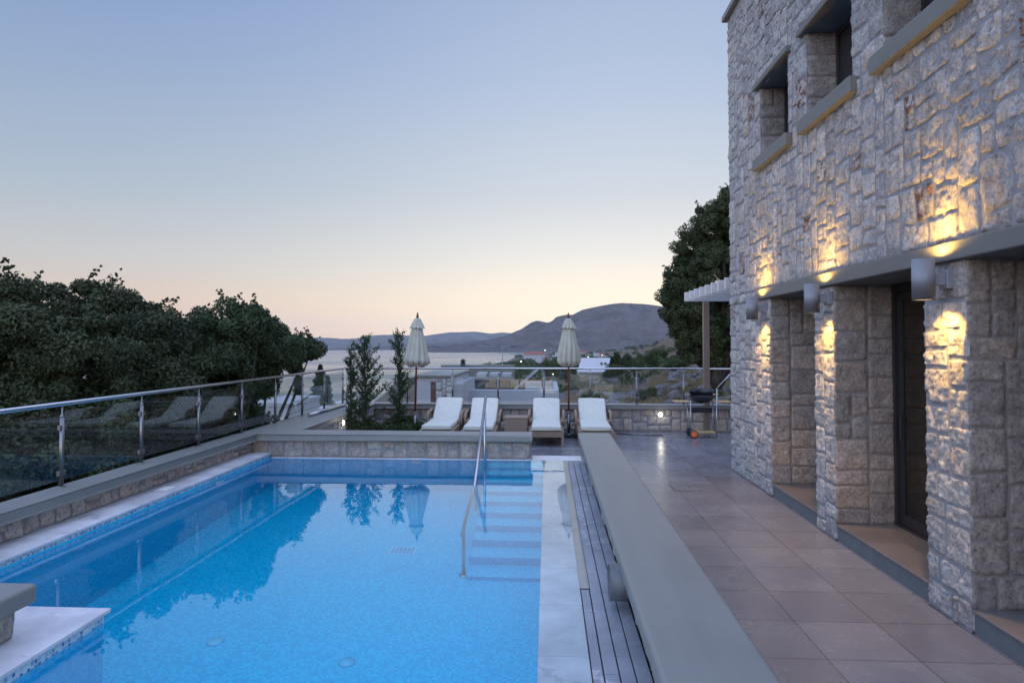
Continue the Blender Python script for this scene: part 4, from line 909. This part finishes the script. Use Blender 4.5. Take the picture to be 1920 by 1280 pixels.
for i, (px, Y, r, lb) in enumerate(((668, 13.5, .34, 'dark low bush at the foot of the leftmost young cypress'), (706, 13.7, .36, 'dark low bush in the middle of the corner bed, under the tall cypress'), (742, 14.0, .36, 'dark low bush under the right young cypress'), (768, 14.6, .30, 'dark low bush against the far wall behind the left parasol'))):
    bush('low_bush', lb, (ground_pt(px, Y), Y, .05), [(0, 0, .18, r * .85, .7), (.15, 0, .13, r * .7, .6)], 26, (.07, .14), 3600, .032, M['bush'], 60 + i, group='dark bushes in the corner bed')
# ------------------------------------------------------------------ the big trees
place_tree('oak_tree', 'broad dark evergreen tree at the left edge beyond the glass railing', 90, 12.0, -3.5,
    [(-100, 690, 1.4, .8, 1), (0, 645, .92, .85, 0), (70, 612, .85, .85, 0), (155, 612, .85, .85, .5), (235, 622, .80, .85, .6), (292, 650, .66, .85, .3), (60, 690, 1.3, .8, -.6), (190, 700, 1.3, .8, -.8), (300, 715, 1.0, .8, 0), (0, 780, 1.2, .7, -1), (150, 800, 1.2, .7, -1), (270, 800, 1.0, .8, -.4)],
    460, (.11, .34), 360000, .031, M['leaf'], 11, trunk_r=.3, nlimb=26)
place_tree('oak_tree', 'dark evergreen tree spreading toward the sea, right neighbour of the tree at the left edge', 445, 12.6, -4,
    [(372, 662, .60, .85, 0), (432, 620, .62, .9, 0), (480, 645, .62, .85, 1.2), (520, 660, .50, .8, 1.0), (395, 700, .85, .8, -.3), (440, 715, .65, .8, .6), (335, 700, .8, .8, .6), (425, 770, .55, .8, 1.2), (556, 662, .38, .8, 2.0), (588, 652, .20, .6, 3.0), (540, 672, .34, .8, 2.2), (482, 705, .42, .8, 1.6), (350, 790, .9, .8, 0), (465, 815, .5, .8, 2.2)],
    380, (.10, .28), 260000, .031, M['leafb'], 12, trunk_r=.15, nlimb=20)
place_tree('oak_tree', 'lower leafy tree seen through the nearest glass panels of the left railing', 60, 10.5, -4.5,
    [(0, 900, 1.0, .8, 0), (90, 880, .9, .8, 0), (-80, 860, 1.1, .8, 0), (30, 990, 1.0, .8, 0), (170, 930, .7, .8, .5)], 130, (.15, .36), 80000, .04, M['leaf'], 13, trunk_r=.14, nlimb=10)
place_tree('hill_oak', 'tall evergreen tree rising behind the pergola at the corner of the stone house', 1350, 26, -3.0,
    [(1345, 430, 1.1, 1, 0), (1310, 470, .9, 1, 0), (1385, 400, 1.0, 1, 0), (1290, 530, .85, .9, 0), (1350, 520, 1.5, 1, 0), (1262, 560, .5, .8, 0), (1300, 600, 1.0, .9, 0), (1360, 600, 1.5, .9, 0), (1270, 590, .6, .8, 0), (1325, 650, .9, .9, 0), (1420, 500, 1.5, 1, 1)],
    640, (.14, .38), 300000, .046, M['leafr'], 14, trunk_r=.3, nlimb=22)
# ------------------------------------------------------------------ bushes on the hillside
HB = [(1112, 52, 1.15, 'large round dark bush on the dry slope behind the right parasol'), (1150, 95, 1.5, 'dark green bush in the hollow left of the rocky slope'), (1165, 150, 3.6, 'bright green round tree standing right of the white gabled house'),
      (1195, 175, 4.2, 'wide dark green thicket on the slope below the headland'), (1235, 125, 3.0, 'dark thicket near the foot of the hill oak'), (1270, 70, 1.3, 'dark bush on the slope left of the hill oak'),
      (1215, 40, .6, 'small grey green bush on the rocky slope behind the railing'), (1262, 33, .55, 'small bush between rocks above the barbecue shelf'), (1292, 28, .5, 'small bush just left of the pergola post'), (1345, 25, .55, 'small bush on the slope right of the pergola post'),
      (1070, 120, 3.0, 'dark tree directly behind the right parasol'), (1035, 260, 5.5, 'dark tree left of the right parasol canopy'), (1235, 300, 5, 'lone dark tree high on the nearer hill'), (890, 1000, 11, 'leftmost dark tree on the town shore'), (918, 820, 15, 'broad dark tree on the shore left of the street pole'), (965, 560, 10, 'dark tree right of the street pole')]
for i, (px, d, r, lb) in enumerate(HB):
    p = terr_at(px, d); n_ = 9000 if d < 200 else 3500
    bush('hillside_bush', lb, p, [(0, 0, r * .45, r * .75, .75), (r * .5, 0, r * .3, r * .6, .7), (-r * .5, r * .2, r * .3, r * .6, .7)], 34, (r * .16, r * .34), n_, max(.05, r * .05), M['bush' if i % 3 else 'bushfar'], 80 + i, 'bush', 'bushes and trees on the hillside')
rng = np.random.default_rng(77); Cs = []; Rs = []
for px, d in zip(rng.uniform(830, 1420, 2600), np.exp(rng.uniform(math.log(70), math.log(2600), 2400))):
    if fbm(np.array([px * .02]), np.array([math.log(d) * 4]), 31, 3)[0] < .50: continue
    z = float(terr_z(np.array([px]), np.array([d]))[0])
    if z < SEA + 1: continue
    x, y = az(px, d); r = d ** .75 * rng.uniform(.008, .03); Cs.append((x, y, z + r * .3)); Rs.append(r)
for px, d in zip(rng.uniform(872, 1110, 900), np.exp(rng.uniform(math.log(330), math.log(1500), 900))):
    z = float(terr_z(np.array([px]), np.array([d]))[0]); lim = 885 + (d - 1300) * -.02
    if z < SEA + 1.5: continue
    x, y = az(px, d); r = d ** .75 * rng.uniform(.016, .04); Cs.append((x, y, z + r * .2)); Rs.append(r)
Cs = np.array(Cs); Rs = np.array(Rs); kk = np.repeat(np.arange(len(Cs)), 26)
dv = rng.normal(size=(len(kk), 3)); dv /= np.linalg.norm(dv, axis=1)[:, None]; dv[:, 2] = np.abs(dv[:, 2]) * .8; P = Cs[kk] + dv * Rs[kk][:, None]
nr = dv + rng.normal(size=dv.shape) * .4; nr /= np.linalg.norm(nr, axis=1)[:, None]; a_ = np.cross(nr, rng.normal(size=dv.shape)); a_ /= np.linalg.norm(a_, axis=1)[:, None]; b_ = np.cross(nr, a_); sz = Rs[kk][:, None] * .34; a_ *= sz; b_ *= sz * .7
V = np.stack([P - a_, P - b_, P + a_, P + b_], 1).reshape(-1, 3); tn = np.repeat(np.clip(rng.random(len(Cs))[kk] * .6 + rng.random(len(kk)) * .4, 0, 1), 4)
tag(np_mesh('hillside_scrub', V, np.arange(len(V)).reshape(-1, 4), M['bush'], None, False, np.stack([tn] * 3, -1)), 'low scrub dotted over the dry hillside', 'scrub', kind='stuff')
rng = np.random.default_rng(15); ico = bmesh.new(); bmesh.ops.create_icosphere(ico, subdivisions=3, radius=1); iv = np.array([v.co[:] for v in ico.verts]); itf = np.array([[v.index for v in f.verts] for f in ico.faces]); ico.free()
V = []; Fq = []; nb_ = 0
for px, d in zip(rng.uniform(1120, 1440, 2300), np.exp(rng.uniform(math.log(18.5), math.log(85), 2300))):
    if fbm(np.array([px * .022]), np.array([math.log(d) * 5]), 41, 3)[0] < .53: continue
    x, y = az(px, d); z = float(terr_z(np.array([px]), np.array([d]))[0]); r = rng.uniform(.10, .36) * (d / 25) ** .5; sd = rng.uniform(0, 99)
    n_ = .62 + .8 * fbm(iv[:, 0] * 1.7 + sd, iv[:, 1] * 1.7 + iv[:, 2] * 1.1 + sd, 3, 4, .6); q = iv * n_[:, None] * r * np.array([rng.uniform(.8, 1.5), rng.uniform(.8, 1.4), rng.uniform(.45, .9)])
    V.append(q + np.array([x, y, z - .05 * r])); Fq.append(itf + nb_); nb_ += len(iv)
M['rock'] = plain('hill_rock', (.105, .096, .102), .95, var=.45, nsc=3, bsc=14, bd=.05, bs=.9)
tag(np_mesh('slope_rocks', np.vstack(V), np.vstack(Fq), M['rock'], None, False), 'grey rock outcrops on the dry slope', 'rocks', kind='stuff')
rng = np.random.default_rng(5); V = []
pxg = rng.uniform(1120, 1420, 9000); dg = np.exp(rng.uniform(math.log(19), math.log(75), 9000)); keep = fbm(pxg * .03, np.log(dg) * 7, 12, 3) > .46; pxg = pxg[keep]; dg = dg[keep]; zg = terr_z(pxg, dg)
for px, d, z in zip(pxg, dg, zg):
    x, y = az(px, d)
    for k in range(7):
        h_ = rng.uniform(.12, .34); a = rng.uniform(0, 6.28); q = np.array([x + rng.normal() * .08, y + rng.normal() * .08, z - .02]); l_ = np.array([math.cos(a) * .3, math.sin(a) * .3, 1]) * h_; s_v = np.array([math.sin(a), -math.cos(a), 0]) * .012
        V += [q - s_v, q + s_v, q + l_ + s_v * .4, q + l_ - s_v * .4]
V = np.array(V); M['straw'] = leafmat('dry_grass', (.13, .10, .045), (.26, .20, .09)); tn = np.repeat(rng.random(len(V) // 4), 4)
tag(np_mesh('dry_grass', V, np.arange(len(V)).reshape(-1, 4), M['straw'], None, False, np.stack([tn] * 3, -1)), 'tufts of dry grass on the rocky slope', 'grass', kind='stuff')
# ================================================================== NEIGHBOURING BUILDINGS
def XY(px, py, Y): p = at(px, py, Y=Y); return p
# white flat roofed house right below the far wall
a = XY(868, 730, 27); c = XY(1048, 727, 27); zt = a.z; W_ = c.x - a.x
nb = empty('white_flat_roofed_house', (a.x, 27, zt), 'white flat roofed house with parapet just below the far railing, carrying the solar water heater', 'house')
b = B(); b.box(0, W_, 0, .22, -5, 0, .02, 1); b.box(0, .22, .22, 2.6, -5, .0, .02, 1); b.box(W_ - .22, W_, .22, 6.0, -5, .0, .02, 1); b.box(W_ - 1.6, W_ - .22, 5.78, 6.0, -5, .0, .02, 1); b.build('parapet_wall', M['white'], nb)
B().box(.22, W_ - .22, .22, 7.78, -2, -1.0).build('roof', M['greyroof'], nb)
B().box(W_ - 1.5, W_ - .2, 3.0, 3.2, -.34, -.10, .01, 1).build('roof_kerb', M['whitebright'], nb)
# darker terrace behind it with glass wall
a = XY(852, 707, 38); c = XY(960, 707, 38)
tb = empty('grey_terrace_house', (a.x, 38, a.z), 'grey terraced house with dark glazed balustrade behind the white flat roofed house', 'house')
W_ = c.x - a.x
B().box(0, W_, 0, 7, -6, -1.6).build('wall', M['greyroof'], tb); B().box(-.1, W_ + .1, -.15, .25, -.16, 0, .02, 1).build('coping', M['cap'], tb)
B().box(.05, W_ - .05, 0, .05, -1.6, -.16).build('glass_front', M['darkmatt'], tb); B().box(-1.9, W_ - .2, 6.6, 7, -.9, .5, .02, 1).build('back_wall', M['capdark'], tb)
for k in range(3): B().box(1.1 + k * .75, 1.7 + k * .75, 2.0 + k * .3, 3.4 + k * .3, -.1, .16 - .02 * k, .03, 2).build('sun_bed', M['whitebright'], tb)
a = XY(782, 702, 24)
sb = empty('stone_outhouse', (a.x, 24, a.z), 'pale stone clad annex with a rust red door, behind the leftmost sun lounger', 'house')
B().box(0, 1.32, .0, 5, -5, -.10).build('wall', M['white'], sb); B().box(-.08, 1.40, -.1, 5.05, -.10, 0, .02, 1).build('coping', M['cap'], sb)
rubble('stone_face', .72, 1.32, -2.2, -.12, (lambda px_, py_, pz_: lambda u, v, d: np.stack([u, -.002 - d, v], -1))(0, 0, 0), sb, cell=.08, seed=71, relief=.02, res=.06)
B().box(.52, .70, -.02, .0, -2.2, -.25).build('door', M['maroon'], sb)
B().box(1.32, 1.6, .3, 5, -5, -.35).build('side_wall', M['white'], sb)
# chimney of a house lower down
a = XY(868, 676, 44); ch = empty('dark_chimney', (a.x, 44, a.z), 'dark round chimney with a small cap rising before the sea', 'chimney')
B().lathe([(.17, -3.5), (.17, -.12), (.13, -.12), (.13, 0), (.0, 0)], n=16).build('flue', M['frame'], ch); B().lathe([(.25, -.02), (.05, .12), (0, .13)], n=16).build('cowl', M['frame'], ch)
# solar water heater
a = XY(1012, 676, 31); so_ = empty('solar_water_heater', (a.x, 31, a.z), 'solar water heater with white panel and steel tank on the flat white roof', 'solar heater')
B().lathe([(0, -.55), (.19, -.55), (.235, -.48), (.235, .48), (.19, .55), (0, .55)], n=28, axis='y').build('tank', M['steeldark'], so_)
zb = -1.32
b = B(); rot = Matrix.Rotation(math.radians(-41), 3, 'Y'); b.box(-1.62, -.05, -.5, .5, -.45, -.36, .01, 1, rot=rot, piv=(-.1, 0, -.36)); b.build('panel', M['whitebright'], so_)
b = B()
for y in (-.4, .4): b.tube([(.12, y, zb), (.10, y, -.1)], .025, 6); b.tube([(-1.2, y, zb), (.1, y, -.15)], .025, 6); b.tube([(.12, y, zb), (-1.0, y, zb + .02)], .025, 6)
b.build('stand', M['steeldark'], so_)
# street pole
a = XY(942, 650, 70); sp_ = empty('street_pole', (a.x, 70, a.z), 'thin tall street lamp pole standing out against the sea', 'street lamp')
B().tube([(0, 0, -9), (0, 0, 0)], [.09, .05], 8).build('pole', M['steeldark'], sp_); B().tube([(0, 0, -.1), (.45, 0, .05), (1.0, 0, 0)], .04, 6).build('arm', M['steeldark'], sp_); B().box(.9, 1.35, -.09, .09, -.06, .04, .02, 1).build('lamp_head', M['dark'], sp_)
def house(name, label, px, py, d, wd, dp, ht, mat='white', roof='flat', rot=0, wins=(2, 1), group=None, down=0, cat='house'):
    """py is the eaves line; down extends the walls into the slope"""
    p = XY(px, py, d); t = empty(name, p, label, cat, rz=rot, group=group)
    B().box(-wd / 2, wd / 2, 0, dp, -ht - down, 0).build('wall', M[mat], t)
    if roof == 'flat':
        b = B(); e = .02 * wd; b.box(-wd / 2 - e, wd / 2 + e, -e, dp + e, .001, .05 * ht); b.build('roof', M[mat], t)
    else:
        b = B(); e = .04 * wd; rh = wd * .16 if roof == 'hip' else wd * .22
        lo_ = [b.bm.verts.new(q) for q in ((-wd / 2 - e, -e, 0), (wd / 2 + e, -e, 0), (wd / 2 + e, dp + e, 0), (-wd / 2 - e, dp + e, 0))]; k = .25 if roof == 'hip' else .5
        hi_ = [b.bm.verts.new(q) for q in ((-wd / 2 + wd * k * .6, dp / 2, min(rh, dp * .3)), (wd / 2 - wd * k * .6, dp / 2, min(rh, dp * .3)))]
        for f in ((lo_[0], lo_[1], hi_[1], hi_[0]), (lo_[2], lo_[3], hi_[0], hi_[1]), (lo_[1], lo_[2], hi_[1]), (lo_[3], lo_[0], hi_[0]), (lo_[3], lo_[2], lo_[1], lo_[0])): b.bm.faces.new(f)
        b.build('roof', M['redtile'], t)
    nx, nz = wins
    for i in range(nx):
        for j in range(nz):
            cx = -wd / 2 + wd * (i + .5) / nx; cz = -ht * (j + .5) / nz; ww = min(wd / nx * .4, 1.3); hh = min(ht / nz * .5, 1.3)
            B().box(cx - ww / 2, cx + ww / 2, -.06, -.005, cz - hh / 2, cz + hh / 2).build('window', M['dark'], t)
    return t
# gabled white house in the middle distance
p = XY(1116, 672, 105)
gh = empty('white_house', p, 'large white house with a long sloping white roof behind the right parasol', 'house')
B().box(-2.6, 2.4, 1.5, 8, -6, -2.1).build('wall', M['white'], gh)
b = B(); v = [b.bm.verts.new(q) for q in ((-2.8, .6, -2.1), (2.0, .6, -2.1), (2.9, 5, .0), (-2.0, 5, .0), (-2.8, .6, -2.35), (2.0, .6, -2.35), (2.9, 5, -.25), (-2.0, 5, -.25))]
for f in ((0, 1, 2, 3), (7, 6, 5, 4), (0, 4, 5, 1), (1, 5, 6, 2), (2, 6, 7, 3), (3, 7, 4, 0)): b.bm.faces.new([v[i] for i in f])
b.build('roof', M['whitebright'], gh)
for x in (1.1, 1.75): B().box(x, x + .3, 2.6, 3.3, -1.6, -.7, .02, 1).build('vent', M['dark'], gh)
house('hotel', 'three storey white hotel with a red tiled roof on the shore', 1002, 664, 1350, 44, 18, 15, 'white', 'hip', 0, (9, 3), down=14, cat='hotel')
TOWN = [(1040, 666, 1500, 14, 'low white town house just right of the hotel'), (1058, 668, 1150, 12, 'small white house behind the right parasol canopy'), (1078, 663, 1600, 15, 'white town house just above the gabled white house, on its left'), (1093, 661, 1500, 20, 'red roofed town house right of the parasol top'), (1104, 664, 1300, 11, 'small white town house over the left end of the gabled roof'),
        (1117, 662, 1400, 12, 'white cube house above the middle of the gabled roof'), (1128, 665, 1100, 10, 'white cube house above the right end of the gabled roof'), (1140, 667, 1000, 9, 'small pale house right of the gabled roof'), (1155, 664, 1200, 10, 'pale house under the foot of the headland'), (1085, 668, 1000, 9, 'small white house close over the gabled roof ridge'), (1046, 661, 1900, 16, 'far white town house behind the hotel'), (1148, 660, 1700, 13, 'farthest pale house at the foot of the headland'), (1030, 672, 900, 8, 'small white house in the trees below the hotel'), (960, 683, 620, 8, 'small white shed among the shore trees'), (898, 694, 520, 12, 'long low pale building on the shore behind the chimney')]
for i, (px, py, d, wd, lb) in enumerate(TOWN):
    house('town_house', lb, px, py, d, wd, wd * .8, wd * .42, 'white', 'gable' if i in (3, 6) else 'flat', (i % 5 - 2) * .15, (2, 1), 'houses of the seaside town', down=wd * .6)
for i, (px, py, d, r, lb) in enumerate(((1103, 669, 700, .55, 'bright warm street light above the gabled white house'), (1129, 666, 900, .5, 'white street light above the right end of the gabled roof'), (1022, 656.5, 1300, .9, 'white street light beside the hotel roof'), (1037, 701, 160, .16, 'small yellow garden light on the slope left of the right parasol pole'), (977, 677, 560, .7, 'small white lamp among the shore trees left of the hotel'))):
    p = XY(px, py, d); t = empty('street_light', p, lb, 'street light', group='lit lamps in the town')
    bm = bmesh.new(); bmesh.ops.create_icosphere(bm, subdivisions=2, radius=r * .6); me = bpy.data.meshes.new('bulb'); bm.to_mesh(me); bm.free(); link('bulb', me, M['townlight'], t)
    B().tube([(0, 0, -r * 14), (0, 0, -r * .9)], r * .12, 6).build('pole', M['steeldark'], t)
p = XY(930, 662, 2600); bt = empty('small_boat', (p.x, 2600, SEA), 'tiny pale boat lying on the bay below the headland', 'boat')
p = at(930, 664, z=SEA); bt.location = p
b = B(); b.prism([(-8, -2), (6, -2.4), (10, 0), (6, 2.4), (-8, 2)], 0, 1.8); b.build('hull', M['whitebright'], bt); B().box(-4, 2, -1.4, 1.4, 1.8, 3.8, .2, 1).build('cabin', M['whitebright'], bt)
# left: houses below the railing, cypress and conifer
house('white_house', 'tall white house wall seen through the left railing beside the dark tree', 503, 762, 42, 2.6, 6, 5, 'white', 'flat', 0, (1, 1), down=3)
house('white_house', 'white house with roof terrace seen between the left railing posts', 566, 772, 48, 4.6, 7, 3, 'white', 'flat', 0, (2, 1), down=4)
house('white_house', 'white house with a grey flat roof below the dark conifer', 612, 766, 58, 4.2, 6, 3, 'white', 'flat', 0, (2, 1), down=4)
house('white_house', 'white house wall half hidden by foliage behind the second glass panel', 158, 853, 24, 1.7, 4, 5, 'white', 'flat', .1, (1, 1), down=3)
house('white_house', 'grey white garden house low behind the third glass panel', 205, 866, 27, 3.2, 4, 5, 'greyroof', 'flat', .1, (1, 1), down=3)
t = XY(592, 768, 50)
aw = empty('roof_deckchair', XY(533, 765, 40), 'reclining deckchair on the white roof terrace left of the slim cypress', 'deckchair')
b = B(); rot = Matrix.Rotation(math.radians(-38), 3, 'Y'); b.box(-.3, .9, -.3, .3, .25, .32, .02, 1); b.box(.9, 1.7, -.3, .3, .25, .32, .02, 1, rot=rot, piv=(.9, 0, .28)); b.build('sling', M['whitebright'], aw)
b = B(); [b.tube([(x, y, -.25), (x, y, .26)], .025, 6) for x in (-.2, .85) for y in (-.28, .28)]; b.build('frame', M['whitebright'], aw)
def conifer(loc, label, h, r, seed, nl, power=1.0, name='conifer'):
    rng = np.random.default_rng(seed); t = empty(name, loc, label, 'tree')
    z = rng.uniform(.02, 1, nl) ** .9; rad = r * (1 - z) ** power * rng.uniform(.3, 1.1, nl) * (1 + .25 * np.sin(z * 40 + seed)); rad += .03 * r
    a = rng.uniform(0, 2 * PI, nl); P = np.stack([np.cos(a) * rad, np.sin(a) * rad, z * h], -1)
    g = np.stack([np.cos(a), np.sin(a), np.full(nl, .5)], -1) + rng.normal(size=(nl, 3)) * .3; g /= np.linalg.norm(g, axis=1)[:, None]; s = np.cross(g, rng.normal(size=(nl, 3))); s /= np.linalg.norm(s, axis=1)[:, None]
    L_ = h * .022; V = np.stack([P - s * L_ * .3, P + s * L_ * .3, P + g * L_ + s * L_ * .2, P + g * L_ - s * L_ * .2], 1).reshape(-1, 3)
    tn = np.repeat(rng.random(nl), 4); np_mesh('crown', V, np.arange(4 * nl).reshape(-1, 4), M['conifer'], t, False, np.stack([tn] * 3, -1))
    B().tube([(0, 0, -2), (0, 0, h * .95)], [.05 * r + .05, .02], 7).build('trunk', M['bark'], t)
p = XY(558, 772, 50); conifer(p, 'slim dark columnar cypress seen through the left railing against the sea', 2.95, .36, 4, 9000, .28, 'cypress_tree')
p = XY(600, 776, 52); conifer(p, 'broad dark conifer with pointed top seen through the left railing against the sea', 4.0, 1.0, 6, 14000, .8)
p = XY(613, 776, 53); conifer(p, 'narrow dark conifer close against the broad one, on its right', 3.2, .5, 8, 7000, .5)
# ------------------------------------------------------------------ haze
HAZE = 1 / 30000.
m, t, bsd, o = newmat('evening_haze'); t.nodes.remove(bsd)
pv = N(t, 'ShaderNodeVolumePrincipled'); pv.inputs['Color'].default_value = (.72, .82, .98, 1); pv.inputs['Density'].default_value = HAZE; pv.inputs['Anisotropy'].default_value = .0
L(t, pv.outputs[0], o.inputs['Volume'])
if HAZE: tag(B().box(-10500, 10500, -60, 10500, SEA - 25, 330).build('haze', m), kind='stuff')
